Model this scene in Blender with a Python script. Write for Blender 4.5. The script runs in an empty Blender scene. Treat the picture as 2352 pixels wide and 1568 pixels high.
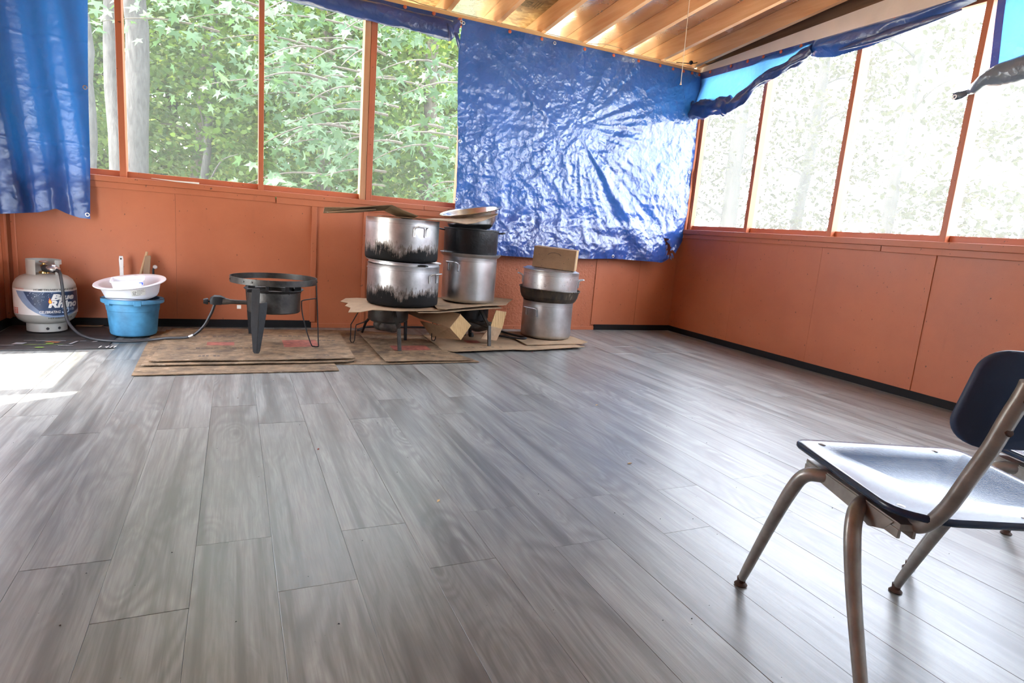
import bpy, bmesh, math, random
import numpy as np
from mathutils import Vector, Matrix, Euler, noise

R = math.radians
sc = bpy.context.scene
col = sc.collection
random.seed(7)
rng = np.random.default_rng(7)

# ------------------------------------------------------------------ camera
cd = bpy.data.cameras.new('camera')
cam = bpy.data.objects.new('camera', cd)
col.objects.link(cam)
cd.sensor_width = 36.0
cd.lens = 21.463
cd.clip_start = 0.05
cd.clip_end = 300
cam.location = (-3.8997, -4.7808, 0.845)
cam.rotation_euler = (R(79.6775), R(-4.5628), R(-24.052))
sc.camera = cam

# ------------------------------------------------------------------ sky, sun, exposure
SUN_EL = R(60)
world = bpy.data.worlds.new('sky')
sc.world = world
world.use_nodes = True
wn = world.node_tree
bg = wn.nodes['Background']
sky = wn.nodes.new('ShaderNodeTexSky')
sky.sky_type = 'NISHITA'
sky.sun_disc = False
sky.sun_elevation = SUN_EL
sky.sun_rotation = R(-82)
sky.dust_density = 4.0
sky.air_density = 1.0
sky.ozone_density = 1.0
hz = wn.nodes.new('ShaderNodeMixRGB')
hz.blend_type = 'MIX'
hz.inputs[0].default_value = 0.55
wn.links.new(sky.outputs[0], hz.inputs[1])
hz.inputs[2].default_value = (9.0, 9.6, 10.6, 1)     # thin bright summer haze
wn.links.new(hz.outputs[0], bg.inputs['Color'])
bg.inputs['Strength'].default_value = 2.6

sd = bpy.data.lights.new('sun', 'SUN')
sd.energy = 24.0
sd.angle = R(0.7)
sd.color = (1.0, 0.95, 0.86)
sun = bpy.data.objects.new('sun', sd)
col.objects.link(sun)
sdir = Vector((math.cos(SUN_EL) * 0.991, math.cos(SUN_EL) * 0.131, -math.sin(SUN_EL)))
sun.rotation_euler = sdir.to_track_quat('-Z', 'Y').to_euler()
sun.location = (-8, -3, 12)

vs = sc.view_settings
sc.display_settings.display_device = 'sRGB'
vs.view_transform = 'Standard'
vs.look = 'None'
vs.gamma = 1.0
vs.use_curve_mapping = False
vs.exposure = -0.06
sc.cycles.max_bounces = 10
sc.cycles.diffuse_bounces = 5
sc.cycles.glossy_bounces = 4
sc.cycles.transmission_bounces = 6
sc.cycles.transparent_max_bounces = 12
sc.cycles.use_denoising = True
sc.cycles.sample_clamp_indirect = 6.0

# ------------------------------------------------------------------ helpers
def wm(o):
    m = Matrix.LocRotScale(o.location, o.rotation_euler, o.scale)
    return wm(o.parent) @ m if o.parent else m

def finish(me, smooth, mat):
    if mat is not None:
        for m in (mat if isinstance(mat, (list, tuple)) else [mat]):
            me.materials.append(m)
    if smooth:
        me.polygons.foreach_set('use_smooth', [True] * len(me.polygons))
        if smooth is not True:
            me.set_sharp_from_angle(angle=R(smooth))

def ob(name, bm, mat, parent=None, smooth=35, loc=None, rot=None, world=True, bevel=0, solid=0, seg=2):
    """Link a bmesh as one mesh object. World-space vertices are moved into the frame of the object."""
    me = bpy.data.meshes.new(name)
    o = bpy.data.objects.new(name, me)
    col.objects.link(o)
    if parent: o.parent = parent
    if loc is not None: o.location = loc
    if rot is not None: o.rotation_euler = rot
    if world:
        bmesh.ops.transform(bm, matrix=wm(o).inverted(), verts=bm.verts)
    bmesh.ops.recalc_face_normals(bm, faces=bm.faces)
    bm.to_mesh(me); bm.free()
    finish(me, smooth, mat)
    if solid:
        s = o.modifiers.new('thickness', 'SOLIDIFY'); s.thickness = solid; s.offset = 0
    if bevel:
        b = o.modifiers.new('bevel', 'BEVEL'); b.width = bevel; b.segments = seg; b.limit_method = 'ANGLE'; b.angle_limit = R(40)
    return o

def tag(o, label=None, cat=None, group=None, kind=None):
    if label: o['label'] = label
    if cat: o['category'] = cat
    if group: o['group'] = group
    if kind: o['kind'] = kind
    return o

def thing(name, label, cat, loc=(0, 0, 0), rot=(0, 0, 0), group=None):
    o = bpy.data.objects.new(name, None)
    o.empty_display_size = 0.05
    col.objects.link(o)
    o.location = loc; o.rotation_euler = rot
    return tag(o, label, cat, group)

def struct(name):
    o = bpy.data.objects.new(name, None)
    col.objects.link(o)
    o['kind'] = 'structure'
    return o

def B(): return bmesh.new()

def box(bm, x0, x1, y0, y1, z0, z1, M=None):
    vs_ = [bm.verts.new(Vector(p)) for p in ((x0,y0,z0),(x1,y0,z0),(x1,y1,z0),(x0,y1,z0),(x0,y0,z1),(x1,y0,z1),(x1,y1,z1),(x0,y1,z1))]
    if M is not None:
        for v in vs_: v.co = M @ v.co
    for f in ((0,3,2,1),(4,5,6,7),(0,1,5,4),(1,2,6,5),(2,3,7,6),(3,0,4,7)):
        bm.faces.new([vs_[i] for i in f])
    return bm

def loft(bm, rings, closed=True, cap=True):
    rr = [[bm.verts.new(Vector(p)) for p in r] for r in rings]
    for a, b in zip(rr[:-1], rr[1:]):
        n = len(a)
        for i in range(n if closed else n - 1):
            j = (i + 1) % n
            bm.faces.new((a[i], a[j], b[j], b[i]))
    if cap and closed:
        bm.faces.new(rr[0][::-1]); bm.faces.new(rr[-1])
    return bm

def prism(bm, poly, z0, z1, M=None):
    """poly: list of (x,y); z0/z1 numbers or functions of (x,y)."""
    f0 = z0 if callable(z0) else (lambda x, y: z0)
    f1 = z1 if callable(z1) else (lambda x, y: z1)
    a = [Vector((x, y, f0(x, y))) for x, y in poly]; b = [Vector((x, y, f1(x, y))) for x, y in poly]
    if M is not None: a = [M @ p for p in a]; b = [M @ p for p in b]
    return loft(bm, [a, b])

def catmull(pts, n=8):
    P = [Vector(p) for p in pts]
    P = [P[0] * 2 - P[1]] + P + [P[-1] * 2 - P[-2]]
    out = []
    for i in range(1, len(P) - 2):
        for k in range(n):
            t = k / n
            out.append(0.5 * ((2 * P[i]) + (P[i+1] - P[i-1]) * t + (2*P[i-1] - 5*P[i] + 4*P[i+1] - P[i+2]) * t*t + (-P[i-1] + 3*P[i] - 3*P[i+1] + P[i+2]) * t**3))
    out.append(P[-2])
    return out

def tube(bm, pts, r, n=10, cap=True, sx=1.0, sy=1.0, fn=None, up=None):
    P = [Vector(p) for p in pts]
    rings = []; nrm = None
    for i, p in enumerate(P):
        d = (P[min(i+1, len(P)-1)] - P[max(i-1, 0)]).normalized()
        if nrm is None:
            u0 = Vector(up) if up else (Vector((0,0,1)) if abs(d.z) < 0.9 else Vector((1,0,0)))
            nrm = (u0 - d * u0.dot(d)).normalized()
        else:
            nrm = (nrm - d * nrm.dot(d)).normalized()
        bn = d.cross(nrm)
        rad = r[i] if isinstance(r, (list, tuple)) else r
        ring = []
        for k in range(n):
            a = 2 * math.pi * k / n
            f = fn(i, k, a) if fn else 1.0
            ring.append(p + nrm * (math.cos(a) * rad * sx * f) + bn * (math.sin(a) * rad * sy * f))
        rings.append(ring)
    return loft(bm, rings, True, cap)

def lathe(bm, prof, n=48, c=(0, 0, 0), M=None, closed=False):
    """Revolve (r, z) profile about z; r=0 ends are closed to a pole."""
    c = Vector(c); rings = []
    for r, z in prof:
        if r <= 1e-6:
            p = Vector((0, 0, z)) + c
            rings.append([bm.verts.new(M @ p if M is not None else p)])
        else:
            ring = []
            for k in range(n):
                a = 2 * math.pi * k / n
                p = Vector((r * math.cos(a), r * math.sin(a), z)) + c
                ring.append(bm.verts.new(M @ p if M is not None else p))
            rings.append(ring)
    pairs = list(zip(rings[:-1], rings[1:]))
    if closed: pairs.append((rings[-1], rings[0]))
    for a, b in pairs:
        for k in range(n):
            j = (k + 1) % n
            if len(a) == 1: bm.faces.new((a[0], b[j], b[k]))
            elif len(b) == 1: bm.faces.new((a[k], a[j], b[0]))
            else: bm.faces.new((a[k], a[j], b[j], b[k]))
    return bm

def grid(bm, nu, nv, f, skip=None):
    vv = [[bm.verts.new(Vector(f(i / nu, j / nv))) for j in range(nv + 1)] for i in range(nu + 1)]
    for i in range(nu):
        for j in range(nv):
            if skip and skip((i + .5) / nu, (j + .5) / nv): continue
            bm.faces.new((vv[i][j], vv[i+1][j], vv[i+1][j+1], vv[i][j+1]))
    if skip:
        bmesh.ops.delete(bm, geom=[v for v in bm.verts if not v.link_faces], context='VERTS')
    return bm

def sheet(bm, poly, z, th, wav=0.004, seed=0, sag=None, step=0.07):
    """A ragged sheet of cardboard: polygon outline resampled, uneven edge and gentle warp, real thickness."""
    pts = []
    n = len(poly)
    for i in range(n):
        a = Vector(poly[i]); b = Vector(poly[(i+1) % n])
        m = max(1, int((b - a).length / step))
        for k in range(m): pts.append(a + (b - a) * (k / m))
    zz = z if callable(z) else (lambda x, y: z)
    out = []
    for p in pts:
        q = Vector((p.x, p.y, seed * 3.1))
        dx = noise.noise(q * 9) * wav; dy = noise.noise(q * 9 + Vector((7, 3, 1))) * wav
        w = noise.noise(q * 3.3) * wav * 1.2
        out.append((p.x + dx, p.y + dy, w + wav))
    cx = sum(p[0] for p in out) / len(out); cy = sum(p[1] for p in out) / len(out)
    rings_b, rings_t = [], []
    for s in (1.0, 0.6, 0.25):
        rb, rt = [], []
        for x, y, w in out:
            X = cx + (x - cx) * s; Y = cy + (y - cy) * s
            h = zz(X, Y) + w * (s if s < 1 else 1)
            rb.append(bm.verts.new((X, Y, h))); rt.append(bm.verts.new((X, Y, h + th)))
        rings_b.append(rb); rings_t.append(rt)
    m = len(out)
    for rings in (rings_b, rings_t):
        for a, b in zip(rings[:-1], rings[1:]):
            for i in range(m): bm.faces.new((a[i], a[(i+1) % m], b[(i+1) % m], b[i]))
        bm.faces.new(rings[-1])
    for i in range(m):
        j = (i+1) % m
        bm.faces.new((rings_b[0][i], rings_b[0][j], rings_t[0][j], rings_t[0][i]))
    return bm

def copy_tree(o, parent=None):
    c = o.copy(); col.objects.link(c)
    if parent: c.parent = parent
    for ch in list(o.children): copy_tree(ch, c)
    return c

# ------------------------------------------------------------------ materials
class NT:
    def __init__(s, name):
        s.m = bpy.data.materials.new(name); s.m.use_nodes = True
        s.t = s.m.node_tree; s.b = s.t.nodes['Principled BSDF']; s.out = s.t.nodes['Material Output']
    def put(s, sock, v):
        if isinstance(v, bpy.types.NodeSocket): s.t.links.new(v, sock)
        else:
            if sock.type == 'RGBA' and len(v) == 3: v = (*v, 1)
            sock.default_value = v
    def n(s, ty, ins=None, **props):
        nd = s.t.nodes.new('ShaderNode' + ty)
        for k, v in props.items(): setattr(nd, k, v)
        for k, v in (ins or {}).items(): s.put(nd.inputs[k], v)
        return nd
    def P(s, **kw):
        for k, v in kw.items(): s.put(s.b.inputs[k.replace('_', ' ')], v)
    def co(s, kind='Object', scale=(1, 1, 1), loc=(0, 0, 0), rot=(0, 0, 0)):
        t = s.n('TexCoord')
        return s.n('Mapping', {'Vector': t.outputs[kind], 'Scale': scale, 'Location': loc, 'Rotation': rot}).outputs[0]
    def noise(s, vec, scale, detail=4, rough=.55, dist=0):
        return s.n('TexNoise', {'Vector': vec, 'Scale': scale, 'Detail': detail, 'Roughness': rough, 'Distortion': dist}).outputs['Fac']
    def ramp(s, fac, stops, interp='LINEAR'):
        r = s.n('ValToRGB', {'Fac': fac}); e = r.color_ramp.elements; r.color_ramp.interpolation = interp
        while len(e) < len(stops): e.new(0.5)
        for el, (p, c) in zip(e, stops):
            el.position = p
            el.color = (*c, 1) if hasattr(c, '__len__') else (c, c, c, 1)
        return r.outputs[0]
    def mix(s, f, a, b, mode='MIX'):
        nd = s.n('MixRGB', blend_type=mode)
        s.put(nd.inputs[0], f); s.put(nd.inputs[1], a); s.put(nd.inputs[2], b)
        return nd.outputs[0]
    def math(s, op, a, b=0.0, clamp=False):
        nd = s.n('Math', operation=op, use_clamp=clamp); s.put(nd.inputs[0], a); s.put(nd.inputs[1], b)
        return nd.outputs[0]
    def sep(s, vec):
        return s.n('SeparateXYZ', {0: vec}).outputs
    def bump(s, h, strength=.3, dist=.01, normal=None):
        i = {'Height': h, 'Strength': strength, 'Distance': dist}
        if normal is not None: i['Normal'] = normal
        return s.n('Bump', i).outputs[0]
    def mixsh(s, f, a, b):
        nd = s.n('MixShader'); s.put(nd.inputs[0], f); s.t.links.new(a, nd.inputs[1]); s.t.links.new(b, nd.inputs[2])
        return nd.outputs[0]
    def surf(s, sh): s.t.links.new(sh, s.out.inputs['Surface'])

def plain(name, c, rough=.5, metal=0.0, var=.12, vs_=14, bump=0.0, spec=.5, bs=60):
    k = NT(name); v = k.co()
    f = k.noise(v, vs_, 5)
    lo = [x * (1 - var) for x in c]; hi = [min(1, x * (1 + var)) for x in c]
    k.P(Base_Color=k.ramp(f, [(.3, lo), (.7, hi)]), Roughness=rough, Metallic=metal, Specular_IOR_Level=spec)
    if bump: k.P(Normal=k.bump(k.noise(v, bs, 4), bump, .004))
    return k.m

def m_paint(osb=False):
    k = NT('orange_osb' if osb else 'orange_paint'); v = k.co()
    big = k.noise(v, 1.6, 5, .6); fine = k.noise(v, 190, 2)
    c = k.ramp(big, [(.3, (.375, .108, .045)), (.7, (.465, .145, .062))])
    sp = k.noise(k.co(scale=(1, 1, .7)), 62, 2, .4)
    dirt = k.ramp(sp, [(.715, 0.0), (.75, 1.0)])
    c = k.mix(k.math('MULTIPLY', dirt, .8), c, (.07, .035, .02))
    st = k.ramp(k.noise(k.co(scale=(9, 9, .8)), 2.2, 5, .7), [(.62, 0.0), (.85, .5)])
    c = k.mix(st, c, (.25, .085, .04))
    k.P(Base_Color=c, Roughness=k.ramp(big, [(.3, .42), (.7, .58)]))
    if osb:
        vo = k.n('TexVoronoi', {'Vector': k.co(scale=(1, 1, 2.2), rot=(0, .6, 0)), 'Scale': 38.0, 'Randomness': 1.0}).outputs['Color']
        g = k.n('RGBToBW', {0: vo}).outputs[0]
        k.P(Normal=k.bump(k.math('ADD', g, k.noise(v, 60, 4)), .75, .006))
    else:
        k.P(Normal=k.bump(k.math('ADD', fine, k.noise(v, 22, 4)), .16, .003))
    return k.m

def m_floor():
    k = NT('grey_vinyl_plank')
    rnd = k.n('ObjectInfo').outputs['Random']
    t = k.n('TexCoord').outputs['Object']
    off = k.n('CombineXYZ', {0: k.math('MULTIPLY', rnd, 37.0), 1: k.math('MULTIPLY', rnd, 91.0), 2: k.math('MULTIPLY', rnd, 13.0)}).outputs[0]
    v = k.n('VectorMath', {0: t, 1: off}, operation='ADD').outputs[0]
    warp = k.noise(k.n('Mapping', {'Vector': v, 'Scale': (7, 1.1, 1)}).outputs[0], 1.0, 3, .5)
    v2 = k.n('Mapping', {'Vector': v, 'Scale': (9, .9, 1)}).outputs[0]
    wv = k.n('VectorMath', {0: v2, 1: k.n('CombineXYZ', {0: k.math('MULTIPLY', warp, 3.2)}).outputs[0]}, operation='ADD').outputs[0]
    grain = k.noise(wv, 1.3, 7, .62, 1.2)
    fine = k.noise(k.n('Mapping', {'Vector': v, 'Scale': (190, 7, 1)}).outputs[0], 1.0, 3, .6)
    streak = k.noise(k.n('Mapping', {'Vector': v, 'Scale': (14, .55, 1)}).outputs[0], 1.3, 4, .6, .4)
    # growth lines follow the contours of a stretched field that swells round sparse knots
    kn = k.n('TexVoronoi', {'Vector': k.n('Mapping', {'Vector': v, 'Scale': (3.0, 1.0, 1)}).outputs[0], 'Scale': 1.5, 'Randomness': 1.0}).outputs['Distance']
    fld = k.noise(k.n('Mapping', {'Vector': v, 'Scale': (4.2, .75, 1)}).outputs[0], 1.0, 2, .4, .3)
    fld = k.math('ADD', fld, k.math('MULTIPLY', k.ramp(kn, [(0, 1.0), (.22, .25), (.45, 0.0)]), .34))
    jit = k.noise(k.n('Mapping', {'Vector': v, 'Scale': (60, 6, 1)}).outputs[0], 1.0, 3, .6)
    line = k.math('SINE', k.math('ADD', k.math('MULTIPLY', fld, 105.0), k.math('MULTIPLY', jit, 3.5)))
    lmask = k.ramp(k.noise(k.n('Mapping', {'Vector': v, 'Scale': (5, .9, 1)}).outputs[0], 1.2, 3, .6), [(.40, 0.0), (.62, 1.0)])
    core = k.ramp(kn, [(.02, 1.0), (.085, 0.0)])
    base = k.ramp(grain, [(.28, (.122, .127, .119)), (.5, (.226, .235, .221)), (.72, (.300, .310, .293))])
    base = k.mix(k.ramp(streak, [(.35, .80), (.40, .6), (.52, 0.0)]), base, (.070, .073, .068))
    base = k.mix(k.math('MULTIPLY', k.math('MULTIPLY', lmask, .58), k.math('ADD', k.math('MULTIPLY', line, .5), .5)), base, (.072, .073, .069))
    base = k.mix(k.math('MULTIPLY', core, .9), base, (.035, .034, .032))
    base = k.mix(k.ramp(fine, [(.34, .38), (.60, 0.0)]), base, (.085, .087, .083))
    base = k.mix(k.ramp(jit, [(.55, 0.0), (.75, .16)]), base, (.34, .35, .34))
    tone = k.math('ADD', .88, k.math('MULTIPLY', rnd, .24))
    base = k.mix(1.0, base, k.n('CombineColor', {0: tone, 1: tone, 2: tone}).outputs[0], 'MULTIPLY')
    spk = k.noise(k.co(scale=(1, 1, 1)), 75, 2, .3)
    base = k.mix(k.ramp(spk, [(.785, 0.0), (.80, .85)]), base, (.05, .045, .04))
    k.P(Base_Color=base, Roughness=k.ramp(grain, [(.3, .31), (.7, .40)]), Specular_IOR_Level=1.0,
        Normal=k.bump(k.math('ADD', k.math('MULTIPLY', fine, .6), grain), .14, .002))
    return k.m

def m_wood(name, lo, hi, axis='y', rough=.6, dark=(.16, .07, .03)):
    k = NT(name)
    sc_ = {'y': (16, 1.0, 16), 'x': (1.0, 16, 16), 'z': (16, 16, 1.0)}[axis]
    rnd = k.n('ObjectInfo').outputs['Random']
    t = k.n('TexCoord').outputs['Object']
    v = k.n('VectorMath', {0: t, 1: k.n('CombineXYZ', {0: k.math('MULTIPLY', rnd, 9.0), 1: k.math('MULTIPLY', rnd, 5.0), 2: rnd}).outputs[0]}, operation='ADD').outputs[0]
    g = k.noise(k.n('Mapping', {'Vector': v, 'Scale': sc_}).outputs[0], 1.7, 5, .6, .5)
    big = k.noise(k.n('Mapping', {'Vector': v, 'Scale': [min(x, 3) * .8 for x in sc_]}).outputs[0], .9, 3, .5)
    c = k.ramp(g, [(.28, lo), (.72, hi)])
    c = k.mix(k.ramp(big, [(.35, .45), (.6, 0.0)]), c, [x * .62 for x in lo])
    vo = k.n('TexVoronoi', {'Vector': k.n('Mapping', {'Vector': v, 'Scale': [min(x, 4) for x in sc_]}).outputs[0], 'Scale': 1.3}).outputs['Distance']
    c = k.mix(k.ramp(vo, [(.03, .8), (.075, 0.0)]), c, dark)
    k.P(Base_Color=c, Roughness=rough, Normal=k.bump(g, .2, .003))
    return k.m

def m_foil():
    k = NT('foil_faced_sheathing'); v = k.co()
    a = k.noise(v, 5, 4); b = k.noise(v, 70, 3)
    sm = k.ramp(k.noise(v, 2.3, 5, .65), [(.4, 0.0), (.75, .55)])
    k.P(Base_Color=k.mix(sm, (.84, .80, .74), (.52, .40, .26)), Metallic=.92, Roughness=k.ramp(a, [(.3, .17), (.75, .34)]),
        Normal=k.bump(k.math('ADD', k.math('MULTIPLY', a, 2.0), k.math('MULTIPLY', b, .35)), .30, .01))
    return k.m

def m_osb_raw():
    k = NT('raw_osb'); v = k.co(scale=(1, 1.6, 1))
    vo = k.n('TexVoronoi', {'Vector': v, 'Scale': 26.0}).outputs['Color']
    g = k.n('RGBToBW', {0: vo}).outputs[0]
    c = k.ramp(g, [(.1, (.27, .15, .05)), (.5, (.43, .27, .10)), (.9, (.56, .38, .17))])
    c = k.mix(k.ramp(k.noise(v, 3, 5), [(.5, 0.0), (.8, .6)]), c, (.14, .075, .03))
    k.P(Base_Color=c, Roughness=.55, Normal=k.bump(g, .3, .004))
    return k.m

def m_tarp(name='blue_tarp', c=(.024, .070, .27), tl=(.02, .18, .55), tw=.08, rough=.22, back=None, crk=.42, coat=.7):
    k = NT(name); v = k.co()
    f = k.noise(v, 2.2, 5); w = k.noise(v, 38, 5, .65); w2 = k.noise(v, 11, 5, .6, .8)
    lo = [x * .78 for x in c]; hi = [x * 1.25 for x in c]
    base = k.ramp(f, [(.3, lo), (.7, hi)])
    base = k.mix(k.ramp(k.noise(v, 3.1, 6, .7), [(.62, 0.0), (.86, .28)]), base, (.20, .20, .22))
    dv = k.n('VectorMath', {0: v, 1: k.n('CombineXYZ', {0: k.math('MULTIPLY', w2, .05), 1: k.math('MULTIPLY', w, .02), 2: k.math('MULTIPLY', f, .09)}).outputs[0]}, operation='ADD').outputs[0]
    c1 = k.n('TexVoronoi', {'Vector': dv, 'Scale': 13.0}).outputs['Distance']
    c2 = k.n('TexVoronoi', {'Vector': dv, 'Scale': 31.0}).outputs['Distance']
    amp = k.ramp(k.noise(v, 1.7, 2), [(.3, .35), (.65, 1.0)])
    crease = k.math('MULTIPLY', k.math('ADD', c1, k.math('MULTIPLY', c2, .42)), amp)
    nb = k.bump(k.math('ADD', k.math('ADD', k.math('MULTIPLY', w, .22), k.math('MULTIPLY', w2, .5)), crease), crk, .02)
    if back is not None:
        base = k.mix(k.n('NewGeometry').outputs['Backfacing'], base, back)
    k.P(Base_Color=base, Roughness=rough, Specular_IOR_Level=.62, Normal=nb, Coat_Weight=coat, Coat_Roughness=.13, Coat_Normal=nb)
    tr = k.n('BsdfTranslucent', {'Color': tl, 'Normal': nb})
    k.surf(k.mixsh(tw, k.b.outputs[0], tr.outputs[0]))
    return k.m

def m_screen(name, f, c):
    """fine insect mesh: threads too thin to resolve, so a share of the light passes and the rest meets grey thread"""
    k = NT(name)
    d = k.n('BsdfDiffuse', {'Color': c}); t = k.n('BsdfTranslucent', {'Color': c})
    th = k.mixsh(.6, d.outputs[0], t.outputs[0])
    tp = k.n('BsdfTransparent', {'Color': (1, 1, 1)})
    k.surf(k.mixsh(f, tp.outputs[0], th))
    return k.m

def m_alu(name, soot=None, rough=.27, c=(.80, .80, .80), spots=0.0, dull=.25):
    """soot: (height, softness) of the burnt band above the base of the pot (local z)."""
    k = NT(name); v = k.co(); xyz = k.sep(v)
    st = k.noise(k.co(scale=(18, 18, .9)), 1.6, 5, .6)
    pat = k.noise(v, 7, 6, .65)
    base = k.ramp(pat, [(.3, [x * (1 - dull) for x in c]), (.68, c)])
    rg = k.math('ADD', rough, k.math('MULTIPLY', pat, .16))
    met = 1.0
    nb = k.bump(k.math('ADD', st, k.math('MULTIPLY', k.noise(v, 130, 2), .15)), .10, .003)
    if spots:
        sp = k.ramp(k.noise(v, 55, 5, .7), [(.56, 0.0), (.66, spots)])
        sp = k.math('MULTIPLY', sp, k.ramp(k.noise(v, 5, 3), [(.42, 0.0), (.58, 1.0)]))
        base = k.mix(sp, base, (.10, .055, .02)); rg = k.math('ADD', rg, k.math('MULTIPLY', sp, .4))
        met = k.math('SUBTRACT', 1.0, sp)
    if soot:
        h, s = soot
        jag = k.noise(k.co(scale=(40, 40, 9)), 1.5, 8, .78)
        j2 = k.noise(v, 8, 4, .6)
        z = k.math('ADD', xyz[2], k.math('MULTIPLY', k.math('SUBTRACT', k.math('ADD', jag, k.math('MULTIPLY', j2, .8)), .9), -.22 * s / .05))
        m = k.ramp(k.math('DIVIDE', k.math('SUBTRACT', h + s * .5, z), s), [(.0, 0.0), (1.0, 1.0)])
        base = k.mix(m, base, (.010, .0095, .0095)); sp_l = k.math('SUBTRACT', .5, k.math('MULTIPLY', m, .38))
        brown = k.math('MULTIPLY', k.math('MULTIPLY', m, k.math('SUBTRACT', 1.0, m)), 2.2, True)
        base = k.mix(brown, base, (.10, .06, .03))
        met = k.math('SUBTRACT', 1.0, m); rg = k.math('ADD', rg, k.math('MULTIPLY', m, .34))
    k.P(Base_Color=base, Metallic=met, Roughness=rg, Normal=nb)
    if soot: k.P(Specular_IOR_Level=sp_l)
    return k.m

def m_card(name='cardboard', c=(.31, .21, .125), dirty=.5, cor=0.0, axis=0):
    k = NT(name); v = k.co()
    f = k.noise(v, 3.2, 6, .65); g = k.noise(k.co(scale=(6, 9, 6)), 1.6, 6, .75)
    base = k.ramp(f, [(.3, [x * .74 for x in c]), (.7, [x * 1.14 for x in c])])
    base = k.mix(k.ramp(g, [(.44, 0.0), (.66, dirty)]), base, [x * .36 for x in c])
    base = k.mix(k.ramp(k.noise(k.co(loc=(9, 1, 3)), 5.5, 6, .7), [(.5, 0.0), (.68, dirty * .75)]), base, (.055, .042, .032))
    base = k.mix(k.ramp(k.noise(k.co(loc=(4, 2, 0), scale=(3, 7, 1)), 4.2, 7, .8), [(.57, 0.0), (.7, dirty * .7)]), base, (.62, .52, .40))
    h = k.math('SINE', k.math('MULTIPLY', k.sep(v)[axis], 2 * math.pi / .008))
    k.P(Base_Color=base, Roughness=.75, Specular_IOR_Level=.25, Normal=k.bump(k.math('ADD', k.math('MULTIPLY', h, .2 + cor), k.math('MULTIPLY', f, 3.0)), .12 + cor * .34, .002))
    return k.m

def m_leaf(name, c1, c2, tl, tw=.4, rough=.55):
    k = NT(name)
    r = k.math('FRACT', k.math('ADD', k.n('NewGeometry').outputs['Random Per Island'], k.n('ObjectInfo').outputs['Random']))
    base = k.ramp(r, [(0, c1), (1, c2)])
    k.P(Base_Color=base, Roughness=rough, Specular_IOR_Level=.3)
    tr = k.n('BsdfTranslucent', {'Color': k.mix(.5, base, tl)})
    k.surf(k.mixsh(tw, k.b.outputs[0], tr.outputs[0]))
    return k.m

def m_bark(name, lo, hi):
    k = NT(name); v = k.co(scale=(9, 9, 2.2))
    g = k.noise(v, 2.4, 7, .7, .4)
    k.P(Base_Color=k.ramp(g, [(.3, lo), (.68, hi)]), Roughness=.9, Normal=k.bump(g, .7, .03))
    return k.m

M = {}
M['orange'] = m_paint(); M['osb'] = m_paint(True); M['plank'] = m_floor()
M['rafter'] = m_wood('rafter_wood', (.64, .31, .14), (.80, .49, .26))
M['plate'] = m_wood('plate_wood', (.60, .33, .13), (.80, .52, .25), 'x')
M['brownboard'] = m_wood('brown_board', (.12, .065, .04), (.22, .125, .075))
M['palepost'] = m_wood('bare_post_wood', (.42, .20, .095), (.55, .29, .15), 'z')
M['foil'] = m_foil(); M['rawosb'] = m_osb_raw()
M['black_trim'] = plain('black_baseboard', (.009, .009, .010), .65, bump=.2, spec=.2)
M['whiteboard'] = plain('pale_painted_board', (.78, .73, .68), .7, var=.08, vs_=4, bump=.2)
M['tarp'] = m_tarp()
M['tarp_left'] = m_tarp('blue_tarp_left', (.018, .074, .29), (.02, .19, .55), .13, .34, crk=.22, coat=.15)
M['tarp_roll'] = m_tarp('blue_tarp_rolled', (.014, .046, .20), (.02, .12, .4), .05, .33, crk=.3)
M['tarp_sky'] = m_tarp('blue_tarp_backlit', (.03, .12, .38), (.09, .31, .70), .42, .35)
M['tarp_hem'] = m_tarp('blue_tarp_hem', (.02, .065, .26), (.04, .10, .36), .16, .35)
M['tarp_grey'] = m_tarp('grey_tarp_rolled', (.10, .14, .19), (.15, .2, .3), .12, .4)
M['screen_b'] = m_screen('insect_screen', .038, (.62, .66, .62))
M['screen_r'] = m_screen('insect_screen_veiled', .065, (.85, .85, .80))  # paler, denser mesh copy; the bright veil over the view is in its colour
M['steel'] = plain('galvanised_steel', (.55, .55, .56), .35, .9)
M['brass'] = plain('brass_fitting', (.65, .45, .16), .3, 1.0)
M['cap'] = plain('orange_cap_plastic', (.46, .10, .045), .45)
M['black_iron'] = plain('black_iron', (.008, .008, .009), .55, .0, .3, 30, .35, spec=.28)
M['greasy'] = plain('greasy_steel', (.034, .031, .028), .40, .25, .6, 18, .35)
M['cast'] = plain('scorched_cast_iron', (.055, .047, .04), .6, .35, .5, 22, .6)
M['rubber'] = plain('black_rubber', (.018, .018, .02), .5)
M['tank'] = plain('tank_cream_paint', (.33, .325, .295), .45, 0, .10, 6, .12)
M['card'] = m_card(); M['card_d'] = m_card('cardboard_trodden', (.255, .175, .105), .95)
M['card_l'] = m_card('cardboard_clean', (.34, .235, .145), .3)
M['card_cor'] = m_card('cardboard_corrugated', (.47, .31, .15), .1, 1.3, 0)
M['card_box'] = m_card('cardboard_box_board', (.30, .185, .105), .2, 0, 2)
M['card_edge'] = plain('cardboard_edge', (.50, .35, .19), .8)
M['card_k'] = plain('dark_printed_card', (.030, .028, .027), .55, 0, .25, 8, .15)
M['red_ink'] = plain('red_print', (.27, .075, .050), .8, 0, .45, 22)
M['dark_ink'] = plain('dark_print', (.10, .072, .052), .8, 0, .5, 40)
M['stamp'] = plain('faded_stamp', (.22, .15, .07), .7, 0, .4, 60)
M['seam'] = plain('dark_seam', (.10, .10, .10), .5, .6)
M['alu'] = m_alu('aluminium_pot', rough=.24, c=(.70, .70, .70))
M['alu2'] = m_alu('aluminium_pot_dull', rough=.34, c=(.62, .63, .64), dull=.35)
M['alu_spot'] = m_alu('aluminium_pot_speckled', rough=.30, spots=.9)
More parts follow.
